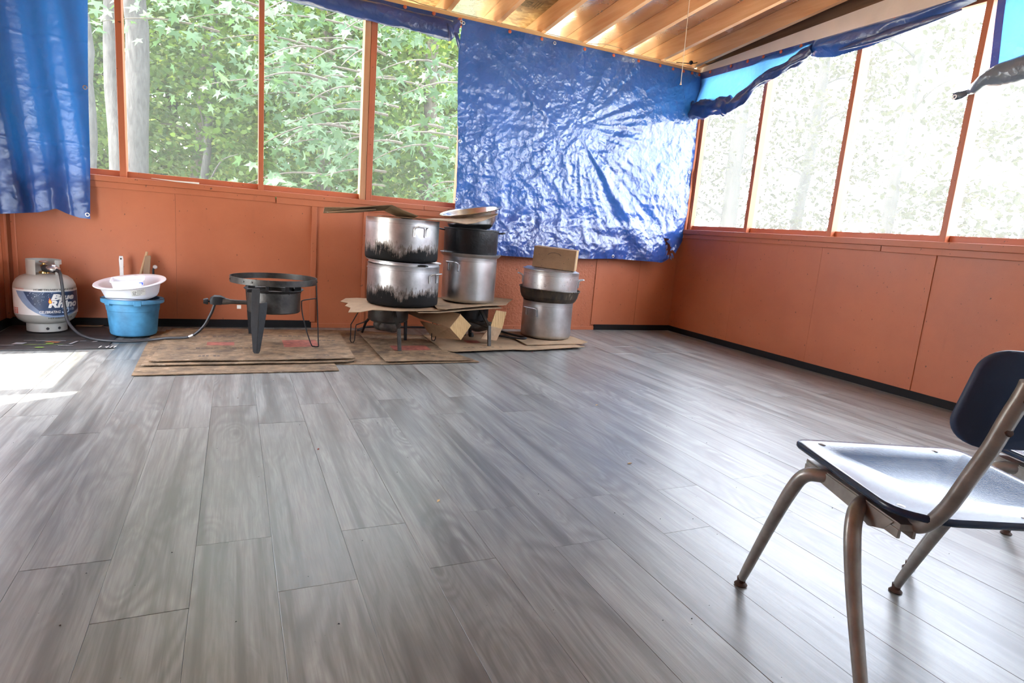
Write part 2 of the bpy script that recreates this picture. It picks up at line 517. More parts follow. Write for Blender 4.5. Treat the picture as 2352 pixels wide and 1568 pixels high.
M['alu_soot_low'] = m_alu('aluminium_pot_burnt_low', (.085, .05), .27, c=(.62, .62, .63), dull=.45)
M['alu_soot_high'] = m_alu('aluminium_pot_burnt_high', (.10, .05), .30, c=(.60, .60, .61), dull=.5)
M['stainless'] = m_alu('stainless_bowl', rough=.16, c=(.72, .72, .72), dull=.08)
M['black_pot'] = plain('black_cookpot', (.014, .014, .015), .33, .3, .3, 30, .5, bs=45)
def m_pan():
    k = NT('burnt_pan'); v = k.co(); g = k.noise(k.co(scale=(10, 10, 3)), 2.5, 6, .7)
    c = k.ramp(g, [(.35, (.018, .016, .015)), (.6, (.06, .045, .03)), (.78, (.30, .25, .19))])
    k.P(Base_Color=c, Roughness=.5, Metallic=.3, Normal=k.bump(g, .4, .004)); return k.m
M['pan'] = m_pan()
M['bucket'] = plain('blue_bucket_plastic', (.05, .20, .35), .55, 0, .42, 9, .10)
def m_basin():
    k = NT('milky_plastic')
    k.P(Base_Color=(.80, .80, .84, 1), Roughness=.38, Subsurface_Weight=.3, Subsurface_Radius=(.02, .02, .02)); return k.m
M['milky'] = m_basin()
M['sticker'] = plain('pale_sticker', (.66, .66, .62), .6, 0, .05)
M['ink'] = plain('black_ink', (.012, .012, .014), .6)
M['blue_ink'] = plain('blue_marker', (.02, .08, .55), .6)
M['oldwood'] = m_wood('old_paddle_wood', (.22, .13, .075), (.36, .23, .13), 'z')
M['stick'] = m_wood('pale_stick_wood', (.45, .28, .15), (.58, .38, .2), 'z')
M['navy'] = plain('navy_chair_shell', (.013, .032, .085), .24, 0, .12, 5, .05, bs=300)
M['navy_matte'] = plain('navy_chair_back', (.030, .064, .150), .5, 0, .12, 5, .05, bs=300)
M['leg'] = plain('tan_chair_steel', (.34, .335, .32), .32, .4, .2, 30, .12)
M['rust'] = plain('rust', (.06, .03, .02), .8)
M['wire'] = plain('cream_cable', (.55, .42, .24), .5)
M['string'] = plain('cream_string', (.62, .55, .45), .8)
M['white_paint'] = plain('bare_white_strip', (.72, .70, .64), .7)
M['label_white'] = plain('label_white', (.60, .59, .57), .5, 0, .06)
M['label_navy'] = plain('label_navy', (.014, .034, .085), .45, 0, .3, 12)
M['label_slate'] = plain('label_slate_blue', (.16, .22, .33), .5, 0, .15)
M['label_ice'] = plain('label_ice_blue', (.42, .50, .62), .5, 0, .15)
M['label_red'] = plain('label_red', (.45, .05, .02), .5)
M['label_yellow'] = plain('label_yellow', (.75, .45, .05), .5)
M['lime'] = plain('lime_print', (.16, .26, .03), .6); M['orange_ink'] = plain('orange_print', (.36, .13, .04), .6)
M['pale_ink'] = plain('pale_print', (.22, .22, .23), .6)
M['chip'] = plain('wood_chip', (.60, .40, .18), .8); M['red_leaf'] = plain('red_leaf', (.30, .05, .03), .7)
M['siding'] = plain('pale_house_siding', (.55, .52, .47), .7, 0, .06)
M['ground'] = plain('leaf_litter_ground', (.46, .44, .32), .95, 0, .5, 3, .5)
M['lf_near'] = m_leaf('leaf_sweetgum', (0.0200, 0.0548, 0.0207), (0.0474, 0.0918, 0.0422), (0.0666, 0.1258, 0.0296), .36)
M['lf_mid'] = m_leaf('leaf_forest', (0.0148, 0.0488, 0.0074), (0.0607, 0.1021, 0.0178), (0.0962, 0.1480, 0.0148), .42)
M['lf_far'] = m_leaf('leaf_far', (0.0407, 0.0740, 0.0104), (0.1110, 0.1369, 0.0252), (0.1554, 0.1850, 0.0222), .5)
M['lf_dim'] = m_leaf('leaf_dimmed', (0.0118, 0.0141, 0.0044), (0.0259, 0.0281, 0.0111), (0.0348, 0.0370, 0.0126), .5)  # leaf colour set dark to offset the overbright view on the right
M['bark_grey'] = m_bark('grey_bark', (.020, .019, .0185), (.062, .059, .057))
M['bark_dark'] = m_bark('dark_bark', (.035, .028, .021), (.10, .085, .065))
M['bark_dim'] = m_bark('dimmed_bark', (.013, .0125, .0115), (.027, .026, .023))  # darker bark copy; its colour offsets the glare on the right-hand trunks

# ================================================================== STRUCTURE
XL, YS = -5.20, -6.60                      # left wall, rear wall (behind the photographer)
def zr(y): return 2.42 - .095 * y          # rafter undersides
def zd(y): return 2.56 - .095 * y          # roof sheathing underside

# floor: slab with vinyl planks as parts
floor = struct('floor')
ob('subfloor', box(B(), XL - .05, .05, YS, .1, -.12, -.008), M['black_trim'], floor)
PW, PL = .178, 1.205
plank_cache = {}
def plank_mesh(w, l):
    key = (round(w, 3), round(l, 3))
    if key not in plank_cache:
        bm = B(); e = .0007; g = .00018
        x, y = w / 2 - g, l / 2 - g
        loft(bm, [[(-x, -y, -.006), (x, -y, -.006), (x, y, -.006), (-x, y, -.006)], [(-x, -y, -e), (x, -y, -e), (x, y, -e), (-x, y, -e)],
                  [(-x + e, -y + e, 0), (x - e, -y + e, 0), (x - e, y - e, 0), (-x + e, y - e, 0)]])
        me = bpy.data.meshes.new('plank'); bm.to_mesh(me); bm.free(); finish(me, False, M['plank'])
        plank_cache[key] = me
    return plank_cache[key]
row0 = -3.811
k0 = math.floor((XL - row0) / PW); k1 = math.ceil((0 - row0) / PW)
for k in range(k0, k1):
    xa, xb = max(XL, row0 + k * PW), min(0, row0 + (k + 1) * PW)
    if xb - xa < .02: continue
    y = (-2.245 if k % 2 == 0 else -1.985) + rng.uniform(-.012, .012)
    while y < 0: y += PL
    while y > YS:
        a, b = max(YS, y - PL), min(0, y)
        if b - a > .03:
            o = bpy.data.objects.new('plank', plank_mesh(xb - xa, b - a)); col.objects.link(o); o.parent = floor
            o.location = ((xa + xb) / 2, (a + b) / 2, rng.uniform(-.0004, .0004))
        y -= PL

# back wall, lower half
wall_back = struct('wall_back')
def wpanel(x0, x1, mat='orange', y0=0.0, z1=.93): ob('panel', box(B(), x0, x1, y0, .02, 0, z1), M[mat], wall_back)
for a, b in ((XL, -4.262), (-4.261, -3.364), (-3.363, -2.993)): wpanel(a, b)
wpanel(-2.991, -1.93); wpanel(-1.93, -.905, 'osb', -.006); wpanel(-.905, -.42); wpanel(-.418, 0)
ob('wall_core', box(B(), XL, 0, .02, .10, -.1, .93), M['brownboard'], wall_back)
ob('batten', box(B(), -3.382, -3.345, -.013, 0, .045, .905), M['orange'], wall_back, bevel=.002)
ob('batten', box(B(), -3.006, -2.978, -.010, 0, .035, .905), M['orange'], wall_back, bevel=.002)
ob('batten', box(B(), -.905, -.868, -.012, 0, .05, .905), M['orange'], wall_back, bevel=.002)
ob('batten', box(B(), -5.16, -5.135, -.016, 0, .05, .905), M['orange'], wall_back, bevel=.003)
tr1 = struct('trim_1')
ob('apron_board', box(B(), XL, -3.632, -.013, 0, .905, .945), M['orange'], tr1, bevel=.002)
ob('apron_board', box(B(), -3.624, 0, -.017, 0, .900, .945), M['orange'], tr1, bevel=.002)
ob('sill_board', box(B(), XL, -2.545, -.026, .10, .945, .982), M['orange'], tr1, bevel=.003)
ob('sill_board', box(B(), -2.543, 0, -.026, .10, .945, .982), M['orange'], tr1, bevel=.003)
bb = struct('baseboard_back')
ob('black_strip', box(B(), XL, -3.372, -.012, 0, 0, .054), M['black_trim'], bb, bevel=.002)
ob('black_strip', box(B(), -.868, 0, -.012, 0, 0, .050), M['black_trim'], bb, bevel=.002)
ob('orange_strip', box(B(), -3.370, -.870, -.012, 0, 0, .033), M['orange'], bb, bevel=.002)

# screened opening in the back wall
win1 = struct('window_1')
def post(win, x0, x1, y0, y1, mat='orange', z0=.982, z1=2.384, nm='mullion'):
    ob(nm, box(B(), x0, x1, y0, y1, z0, z1), M[mat], win, bevel=.002)
post(win1, -5.20, -5.16, 0, .09)
post(win1, -4.574, -4.537, -.004, .09)
post(win1, -3.745, -3.711, -.004, .09)
post(win1, -3.040, -2.998, -.004, .09, 'palepost'); post(win1, -2.996, -2.962, -.006, .09); post(win1, -2.961, -2.950, .002, .05)
post(win1, -2.272, -2.236, 0, .09); post(win1, -1.52, -1.484, 0, .09); post(win1, -.76, -.724, 0, .09); post(win1, -.05, -.006, -.01, .09)
stops = [-5.16, -4.574, -3.745, -3.040, -2.272, -1.52, -.76, -.05]
starts = [-5.16, -4.537, -3.711, -2.950, -2.236, -1.484, -.724]
for a, b in zip(starts, stops[1:]):
    ob('bottom_rail', box(B(), a, b, .036, .074, .982, 1.022), M['orange'], win1, bevel=.002)
    ob('top_rail', box(B(), a, b, .036, .074, 2.35, 2.384), M['orange'], win1)
    ob('screen', box(B(), a, b, .0545, .0555, 1.022, 2.35), M['screen_b'], win1)

# right wall
wall_right = struct('wall_right')
ys = [0.0, -.78, -1.60, -2.393, -3.60, -4.80, -6.60]
for a, b in zip(ys[:-1], ys[1:]):
    ob('panel', box(B(), 0, .02, b + .0007, a - .0007, 0, .93), M['orange'], wall_right)
ob('wall_core', box(B(), .02, .10, YS, .10, -.1, .93), M['brownboard'], wall_right)
ob('batten', box(B(), -.006, 0, -2.412, -2.374, .05, .905), M['orange'], wall_right, bevel=.002)
ob('corner_strip', box(B(), -.004, 0, -.075, -.035, .06, .20), M['orange'], wall_right)
tr2 = struct('trim_2')
ob('apron_board', box(B(), -.013, 0, -2.05, 0, .903, .940), M['orange'], tr2, bevel=.002)
ob('apron_board', box(B(), -.015, 0, YS, -2.056, .900, .940), M['orange'], tr2, bevel=.002)
ob('sill_board', box(B(), -.026, .10, YS, 0, .940, .982), M['orange'], tr2, bevel=.003)
br = struct('baseboard_right')
ob('black_strip', box(B(), -.012, 0, YS, 0, 0, .050), M['black_trim'], br, bevel=.002)
win2 = struct('window_2')
my = [-.802, -1.612, -2.402, -3.20, -4.00, -4.80, -5.60]
def rpost(y0, y1, x0=-.003, x1=.09, z1=2.384): ob('mullion', box(B(), x0, x1, y0, y1, .982, z1), M['orange'], win2, bevel=.002)
rpost(-.052, -.004); rpost(-.084, -.056, .004, .07); rpost(-.118, -.088, .012, .06)
for y in my: rpost(y - .037, y)
edges = [-.118] + my
for a, b in zip(edges, [m for m in my] + [YS]):
    a2 = a - (.037 if a != -.118 else 0)
    ob('bottom_rail', box(B(), .036, .074, b, a2, .982, 1.022), M['orange'], win2, bevel=.002)
    ob('top_rail', box(B(), .036, .074, b, a2, 2.35, 2.384), M['orange'], win2)
    ob('screen', box(B(), .0545, .0555, b, a2, 1.022, 2.35), M['screen_r'], win2)
tr3 = struct('trim_3')                                       # pale board and gable above the right opening
bm = B(); loft(bm, [[(x, 0.05, 2.384), (x, 0.05, 2.435), (x, -2.3, 2.545), (x, YS, 2.90), (x, YS, 2.384)] for x in (-.012, .03)])
ob('pale_board', bm, M['whiteboard'], tr3)
bm = B(); loft(bm, [[(x, .1, 2.40), (x, .1, zd(.1)), (x, YS, zd(YS)), (x, YS, 2.40)] for x in (.03, .06)])
ob('gable_board', bm, M['brownboard'], tr3)
ob('header', box(B(), .0, .10, YS, .09, 2.384, 2.42), M['brownboard'], tr3)

# top plate
tr4 = struct('trim_4')
ob('top_plate', box(B(), XL, -.015, -.004, .088, 2.384, 2.421), M['plate'], tr4, bevel=.002)

# left wall: panels, and an unseen opening shaped to throw the sun patches
wall_left = struct('wall_left')
ob('panel', box(B(), XL - .02, XL, -.90, 0, 0, .93), M['orange'], wall_left)
ob('panel', box(B(), XL - .02, XL, -.90, 0, .93, 2.95), M['orange'], wall_left)
bm = B(); loft(bm, [[(x, -1.745, 0), (x, -1.745, 2.75), (x, -1.66, 2.75), (x, -1.66, 0)] for x in (XL - .02, XL)])
ob('jamb_board', bm, M['orange'], wall_left)
bm = B(); loft(bm, [[(x, -2.10, 0), (x, -1.95, .62), (x, -1.80, 1.18), (x, -1.745, 1.24), (x, -1.745, 2.75), (x, YS, 3.2), (x, YS, 0)] for x in (XL - .02, XL)])
ob('sun_cut_boarding', bm, M['orange'], wall_left)  # unseen slanted edge shaped for the narrow sliver of sun
ob('sun_cut_header', box(B(), XL - .02, XL, -1.66, -.90, 1.02, 2.75), M['orange'], wall_left)  # unseen; set low to trim the sun patch and skylight
ob('corner_post', box(B(), XL, XL + .022, -.05, -.012, .05, 2.38), M['orange'], wall_left, bevel=.003)
bl = struct('baseboard_left')
ob('black_strip', box(B(), XL, XL + .012, -.90, -.012, 0, .054), M['black_trim'], bl)

# rear wall of the house, unseen, its bay closed with siding to cut light
wall_rear = struct('wall_front')
ob('siding', box(B(), XL, .1, YS - .05, YS, 0, .8), M['siding'], wall_rear)
ob('siding', box(B(), XL, -3.6, YS - .05, YS, .8, 3.2), M['siding'], wall_rear)
ob('siding', box(B(), -1.2, .1, YS - .05, YS, .8, 3.2), M['siding'], wall_rear)
ob('siding', box(B(), -3.6, -1.2, YS - .05, YS, .8, 3.2), M['siding'], wall_rear)

# roof: rafters and sheathing
ceiling = struct('ceiling')
def slope_prism(name, x0, x1, ya, yb, za, zb, mat, bevel=0):
    bm = B()
    loft(bm, [[(x0, ya, za(ya)), (x1, ya, za(ya)), (x1, ya, zb(ya)), (x0, ya, zb(ya))], [(x0, yb, za(yb)), (x1, yb, za(yb)), (x1, yb, zb(yb)), (x0, yb, zb(yb))]])
    return ob(name, bm, mat, ceiling, bevel=bevel)
xr = [-.12, -.468, -.873, -1.265, -1.655, -2.04, -2.45]
xr += [-2.45 - .4 * i for i in range(1, 8)]
for x in xr:
    o = slope_prism('rafter', x, x + .038, .42, YS, zr, lambda y: zd(y) - .001, M['rafter'], .0015)
ds = [.46, -.95, -2.17, -3.39, -4.61, -5.83, -6.95]
xd = [.30, -.854, -1.246, -1.640, -2.022, -2.432, -3.23, -4.03, -5.95]
for i, (xa, xb) in enumerate(zip(xd[:-1], xd[1:])):
    for j, (a, b) in enumerate(zip(ds[:-1], ds[1:])):
        raw = (i == 3 and j < 1) or (i == 5 and j < 2) or (i > 5 and (i + j) % 3 != 1)
        slope_prism('sheathing', xb + .001, xa - .001, a - .001, b + .001, zd, lambda y: zd(y) + .014, M['rawosb' if raw else 'foil'])
slope_prism('roofing', -5.96, .32, .48, -7, lambda y: zd(y) + .016, lambda y: zd(y) + .03, M['black_trim'])  # left overhang, out of view, lengthened to cut skylight through the opening
# stamped mark on the raw board between two rafters
def deck_mark(x0, x1, y0, y1):
    bm = B(); bm.faces.new([bm.verts.new((x, y, zd(y) - .0012)) for x, y in ((x0, y0), (x1, y0), (x1, y1), (x0, y1))])
    return bm
o = deck_mark(-1.905, -1.80, -.06, -.16)
for i in range(3):
    t = deck_mark(-1.78 + i * .022, -1.77 + i * .022, -.06, -.19)
    me = bpy.data.meshes.new('tmp'); t.to_mesh(me); t.free(); o.from_mesh(me); bpy.data.meshes.remove(me)
ob('stamp', o, M['stamp'], ceiling)

# outside ground
ground = struct('ground')
bm = grid(B(), 40, 40, lambda u, v: (-22 + 52 * u, -22 + 62 * v, -.75 + .5 * noise.noise(Vector((u * 6, v * 6, 1))) + (.05 * max(0, -22 + 62 * v - 4))))
bmesh.ops.delete(bm, geom=[f for f in bm.faces if all(-5.6 < v.co.x < .6 and -7 < v.co.y < .6 for v in f.verts)], context='FACES')
ob('earth', bm, M['ground'], ground, smooth=True)

# ================================================================== TARPS
def sm(a, b, x):
    t = min(1, max(0, (x - a) / (b - a))); return t * t * (3 - 2 * t)
def interp(x, xs, ys_): return float(np.interp(x, xs, ys_))
def ridged(p, sc_): return 1 - abs(noise.noise(p * sc_)) * 2
def ring_bm(c, r, axis='y', t=.0028):
    Mx = Matrix.Translation(Vector(c)) @ (Matrix.Rotation(R(90), 4, 'X') if axis == 'y' else Matrix.Rotation(R(90), 4, 'Y'))
    return lathe(B(), [(r - t, -.001), (r - t, .0015), (r, .0022), (r + t, .0012), (r + t, -.001)], 16, M=Mx, closed=True)
def cap_bm(c, axis='y', r=.0135, sgn=-1):
    Mx = Matrix.Translation(Vector(c)) @ (Matrix.Rotation(R(90), 4, 'X') if axis == 'y' else Matrix.Rotation(R(-90), 4, 'Y'))
    return lathe(B(), [(0, .005), (.004, .0048), (.0045, .003), (r * .8, .0028), (r, .001), (r, -.001), (0, -.001)], 16, M=Mx)

# big middle tarp
TBX = [-2.335, -1.89, -1.48, -.77, -.38, -.12, 0]; TBZ = [.64, .632, .629, .666, .663, .655, .66]
def centre_tarp(u, v):
    xl = -2.328 - .02 * sm(0, .15, v) + .045 * sm(.15, .75, v)
    xr_ = -.012 - .005 * math.sin(v * 9)
    z0 = 2.387; x = xl + (xr_ - xl) * u
    z1 = interp(x, TBX, TBZ)
    z = z0 + (z1 - z0) * v
    c = sm(.84, 1, u) * sm(.86, 1, v)                # rounded, curling lower right corner
    x -= .095 * c * v; z += .07 * c * sm(.9, 1, u)
    p = Vector((x, z, 0))
    edge = sm(0, .035, v)
    amt = .35 + .65 * sm(.1, .6, v)
    d = .0065 * amt * (ridged(p, 5.2) + .6 * ridged(p + Vector((3, 1, 0)), 11) + .35 * ridged(p + Vector((9, 4, 0)), 23))
    dx, dz = x + 1.28, z - 1.74
    rr = math.hypot(dx, dz); an = math.atan2(dz, dx)
    fold = noise.noise(Vector((an * 5.2, rr * .5, 2.0))) + .5 * noise.noise(Vector((an * 12, rr * .6, 5.0)))
    right = sm(-.2, .5, dx + .2)
    d += .014 * fold * sm(.03, .5, rr) * (.35 + .65 * right)
    d += .010 * math.sin((x * .8 - z * .75) * 13 + 2 * noise.noise(p * 2)) * sm(-1.9, -.2, x) * sm(.1, .5, v)
    dg = (x + 2.33) * .75 + (z - 2.38) * .95           # tension crease from the upper left corner
    d += .010 * math.exp(-(dg / .035) ** 2) * sm(2.38, 2.2, z) * sm(1.5, 1.9, z)
    belly = .028 * math.sin(math.pi * min(1, v)) + .03 * sm(.80, 1, v)
    return (x, -.030 - edge * (abs(belly) + d + .008) - .016 * sm(.80, .84, v) - .018 * c, z)
def hole(u, v):
    x, y, z = centre_tarp(u, v)
    a, b = x + .187, z - .800
    q = a * .82 + b * .57; w = -a * .57 + b * .82
    w2 = a * .45 + b * .89
    wid = .030 + .016 * noise.noise(Vector((b * 30, 3, 0))) + .018 * sm(.05, -.06, b)
    return abs(a + b * .45) < wid and abs(b) < .085 + .01 * noise.noise(Vector((a * 60, 1, 0)))
ct = thing('hanging_tarp', 'large crumpled blue tarp hanging over the back screen beside the corner', 'tarp', (-1.17, -.03, 2.38))
ob('cloth', grid(B(), 250, 190, centre_tarp, hole), M['tarp'], ct, smooth=True)
bm = B()                                                  # rags round the tear
for i in range(9):
    a = i * .7; c = Vector((-.187 + .03 * math.cos(a) - .02 * math.sin(a), -.098, .80 + .075 * math.sin(a)))
    tip = c + Vector((-.02 * math.cos(a * 1.7), -.012, -.03 - .012 * (i % 3)))
    w = Vector((.009, 0, .004)); q = [c - w, c + w, (c + w + tip) / 2 + Vector((0, -.01, 0)), tip, (c - w + tip) / 2]
    bm.faces.new([bm.verts.new(p) for p in q])
ob('torn_edge', bm, M['tarp_hem'], ct, smooth=True)
def tarp_y(x, z):
    u = (x + 2.32) / 2.31; z1 = interp(x, TBX, TBZ); v = (2.387 - z) / (2.387 - z1)
    return centre_tarp(min(1, max(0, u)), min(1, max(0, v)))[1]
for x, z in ((-1.536, 2.357), (-.771, 2.357), (-2.318, 2.352), (-2.303, 1.491), (-1.535, .655), (-.79, .688), (-.033, 1.508), (-2.298, 1.05)):
    ob('grommet', ring_bm((x, tarp_y(x, z) - .004, z), .0105), M['steel'], ct)
for x, z in ((-1.933, 2.367), (-1.652, 2.367), (-1.252, 2.364), (-.968, 2.366), (-.712, 2.367), (-.48, 2.370), (-.339, 2.367), (-.222, 2.367), (-.123, 2.368), (-.042, 2.366), (-2.343, 2.372)):
    ob('cap_nail', cap_bm((x, tarp_y(x, z) - .003, z)), M['cap'], ct)

# left tarp
def left_tarp(u, v):
    x = -5.195 + (.505 - .042 * v) * u
    z1 = interp(u, [0, .45, .62, .75, .9, 1], [.695, .722, .752, .728, .705, .702])
    z = 2.387 + (z1 - 2.387) * v
    p = Vector((x, z, 4))
    d = .022 * math.sin((u * 2.6 - v * .95) * 2 * math.pi + .6) * (.35 + .65 * v) + .02 * noise.noise(Vector((u * 5 - v * 1.8, v * .9, 3)))
    d += .003 * (ridged(p, 5) + .6 * ridged(p, 11)) * sm(.1, .9, v) + .0012 * ridged(p, 24) + .006 * ridged(p, 9) * sm(.72, .95, v)
    for zz in (2.05, 1.75, 1.45, 1.15):
        d += .004 * math.exp(-((z - zz - .02 * noise.noise(Vector((x * 5, zz, 0)))) / .006) ** 2)
    out = .035 + .03 * sm(.75, 1, v)
    return (x, -out - .03 - d * sm(0, .05, v), z)
lt = thing('hanging_tarp', 'blue tarp hanging like a curtain in the left corner above the gas cylinder', 'tarp', (-4.95, -.03, 2.38))
ob('cloth', grid(B(), 70, 190, left_tarp), M['tarp_left'], lt, smooth=True)
for u, v in ((.972, .985), (.965, .53), (.97, .1)):
    x, y, z = left_tarp(u, v); ob('grommet', ring_bm((x, y - .004, z), .0105), M['steel'], lt)

# tarp rolled up under the top plate
rt = thing('rolled_tarp', 'dark blue tarp rolled up under the roof plate over the green window', 'tarp', (-3.6, -.05, 2.38))
def band(u, v):
    x = -4.66 + 2.31 * u; z = 2.388 - .12 * v
    return (x, -.020 - .03 * v - .008 * noise.noise(Vector((x * 3, z * 6, 1))) - .012 * v * noise.noise(Vector((x * 1.4 + z * 9, 0, 2))), z)
ob('upper_band', grid(B(), 120, 8, band), M['tarp_roll'], rt, smooth=True)
pts, rad = [], []
for i in range(70):
    t = i / 69; x = -4.66 + 2.245 * t
    pts.append((x, -.075, 2.284 - .008 * math.sin(t * 9) - .010 * sm(.8, 1, t))); rad.append(.058 + .006 * sm(.75, 1, t))
def rollf(i, k, a): return 1 + .08 * noise.noise(Vector((i * .5, 3 * math.cos(a), 3 * math.sin(a)))) + .16 * noise.noise(Vector((i * .16 + 1.1 * math.cos(a), 1.6 * math.sin(a) + i * .05, 3))) + .06 * math.sin(3 * a + i * .22)
ob('roll', tube(B(), pts, rad, 26, True, 1.08, .72, rollf), M['tarp_roll'], rt, smooth=60)
pts = [(-2.455, -.065, 2.272), (-2.42, -.06, 2.285), (-2.385, -.05, 2.318), (-2.358, -.04, 2.348), (-2.345, -.033, 2.366)]
ob('gathered_end', tube(B(), catmull(pts, 5), [.058 - .0026 * i for i in range(21)], 22, True, 1.1, .5, lambda i, k, a: 1 + .25 * math.sin(5 * a + i * .1)), M['tarp_roll'], rt, smooth=60)
bm = B()
loft(bm, [[(-2.470, -.118, 2.302), (-2.432, -.118, 2.292)], [(-2.462, -.130, 2.26), (-2.424, -.130, 2.256)], [(-2.452, -.122, 2.215), (-2.413, -.124, 2.214)], [(-2.450, -.10, 2.182), (-2.424, -.10, 2.197)]], closed=False)
ob('tie_strap', bm, M['tarp_hem'], rt, smooth=True, solid=.003)
bm = B()
loft(bm, [[(-2.41, -.10, 2.255), (-2.375, -.085, 2.262)], [(-2.395, -.105, 2.215), (-2.362, -.09, 2.225)], [(-2.372, -.09, 2.172), (-2.350, -.085, 2.200)], [(-2.352, -.08, 2.145), (-2.349, -.08, 2.16)]], closed=False)
ob('loose_tail', bm, M['tarp_roll'], rt, smooth=True, solid=.003)
for x, z in ((-2.767, 2.374), (-2.549, 2.374), (-2.352, 2.368), (-3.05, 2.374), (-3.32, 2.374), (-3.6, 2.374)):
    ob('cap_nail', cap_bm((x, -.030, z)), M['cap'], rt)
ob('grommet', ring_bm((-2.337, -.044, 2.357), .0105), M['steel'], rt)

# tarp half rolled on the right wall: a translucent flap and the twisted roll that holds it up
rw = thing('rolled_tarp', 'blue tarp on the right wall with a bright see-through flap above a twisted roll', 'tarp', (-.03, -.6, 2.38))
RY = [0, -.13, -.42, -.60, -.82, -1.10, -1.29]; RZ = [2.045, 2.040, 2.035, 2.035, 2.165, 2.228, 2.305]
def flap(u, v):
    y = -.035 - 1.22 * u; zb = interp(y, RY[::-1], RZ[::-1])
    z = 2.388 + (zb - 2.388) * v
    d = .012 * noise.noise(Vector((y * 4 + z * 3, z * 5, 2))) + .007 * math.sin(22 * (z + .35 * y) + 3 * noise.noise(Vector((y * 3, z * 3, 0))))
    return (-.022 - .035 * v - d * sm(0, .2, v), y, z)
ob('flap', grid(B(), 60, 24, flap), M['tarp_sky'], rw, smooth=True)
def hem(u, v):
    x, y, z = flap(u, 0); return (x - .004 - .004 * v, y, z - .062 * v * (1 - .7 * sm(.85, 1, u)))
ob('top_hem', grid(B(), 60, 3, hem), M['tarp_hem'], rw, smooth=True)
ob('side_hem', grid(B(), 3, 20, lambda u, v: (flap(0, v)[0] - .004, -.030 - .035 * u, flap(.03 * u, v)[2])), M['tarp_hem'], rw, smooth=True)
pts = catmull([(-.075, -.035, 2.050), (-.085, -.14, 2.042), (-.085, -.42, 2.036), (-.085, -.60, 2.030), (-.085, -.82, 2.165), (-.075, -1.08, 2.232), (-.06, -1.28, 2.315)], 14)
nr = len(pts)
rad = [(.072 if i < nr * .35 else .072 - .035 * sm(nr * .35, nr * .65, i)) for i in range(nr)]
rad = [r * (.75 + .25 * sm(0, 4, i)) for i, r in enumerate(rad)]
ob('roll', tube(B(), pts, rad, 28, True, 1, .75, lambda i, k, a: 1 + .20 * math.sin(2 * a + i * .42) + .10 * math.sin(5 * a - i * .3) + .18 * noise.noise(Vector((i * .30, math.cos(a) * 1.5, math.sin(a) * 1.5))) + .12 * noise.noise(Vector((i * .55, math.cos(a) * 3.5, math.sin(a) * 3.5)))), M['tarp_roll'], rw, smooth=60)
def band2(u, v):
    y = -1.22 - 1.14 * u
    zb = interp(y, [-2.36, -2.08, -1.71, -1.45, -1.29, -1.2], [2.345, 2.290, 2.240, 2.232, 2.262, 2.30])
    z = 2.388 + (zb - 2.388) * v
    bul = (.045 + .012 * ridged(Vector((y * 2 + z * 5, z * 4, 3)), 2.2)) * math.sin(math.pi * v ** .8) * sm(0, .08, u) + .008 * noise.noise(Vector((y * 3 + z * 8, z * 7, 6)))
    return (-.022 - bul - .012 * math.sin(9 * v + 7 * y) * v * (1 - v), y, z)
ob('rolled_band', grid(B(), 90, 22, band2), M['tarp_roll'], rw, smooth=True)
pts = [(-.05, -1.50 - .1 * i, 2.262 + (.006 * i)) for i in range(9)]
ob('loose_fold', tube(B(), pts, [.004, .012, .018, .021, .021, .018, .015, .010, .004], 14, True, 1.5, .8), M['tarp_roll'], rw, smooth=60)
for y in (-.171, -.426, -.615, -.784, -.96, -1.148, -1.443, -1.657, -1.87):
    ob('cap_nail', cap_bm((-.034, y, 2.369), 'x'), M['cap'], rw)
bm = B()                                                   # ragged end hooked on the beam
for i in range(10):
    tube(bm, catmull([(-.03 - .004 * i, -2.33 - .012 * i, 2.40), (-.05, -2.35 - .010 * i, 2.37 + .006 * (i % 3)), (-.04, -2.37 - .012 * i, 2.345 + .004 * (i % 4))], 3), .006, 6)
ob('frayed_end', bm, M['rubber'], rw)

# second tarp on the right wall, at the edge of the view
fw = thing('hanging_tarp', 'bright blue backlit tarp with a grey rolled lower edge at the far right', 'tarp', (-.03, -2.9, 2.38))
def flap2(u, v):
    y = -2.470 - 1.2 * u - .045 * v * (1 - u); zb = 1.925 + .14 * u
    z = 2.388 + (zb - 2.388) * v
    return (-.026 - .02 * v - .012 * noise.noise(Vector((y * 2.2 + z * 2, z * 2.4, 9))) * sm(0, .2, v), y, z)
ob('flap', grid(B(), 60, 26, flap2), M['tarp_sky'], fw, smooth=True)
ob('side_hem', grid(B(), 3, 26, lambda u, v: (flap2(0, v)[0] - .004, flap2(0, v)[1] - .042 * u, flap2(.035 * u, v)[2])), M['tarp_hem'], fw, smooth=True)
pts = catmull([(-.05, -2.425, 1.832), (-.06, -2.46, 1.846), (-.07, -2.53, 1.885), (-.07, -2.66, 1.905), (-.07, -2.9, 1.95), (-.07, -3.3, 2.02), (-.06, -3.66, 2.06)], 8)
rad = [interp(i / (len(pts) - 1), [0, .1, .3, .5, .75, 1], [.012, .022, .048, .060, .065, .06]) for i in range(len(pts))]
ob('roll', tube(B(), pts, rad, 24, True, 1, .7, lambda i, k, a: 1 + .15 * math.sin(2 * a + i * .3) + .1 * noise.noise(Vector((i * .3, math.cos(a), math.sin(a))))), M['tarp_grey'], fw, smooth=60)
bm = B()
loft(bm, [[(-.055, -2.43, 1.848), (-.055, -2.43, 1.815)], [(-.06, -2.40, 1.842), (-.06, -2.405, 1.800)], [(-.062, -2.372, 1.842), (-.062, -2.375, 1.795)], [(-.06, -2.352, 1.838), (-.06, -2.352, 1.808)]], closed=False)
ob('knotted_tip', bm, M['tarp_grey'], fw, smooth=True, solid=.004)
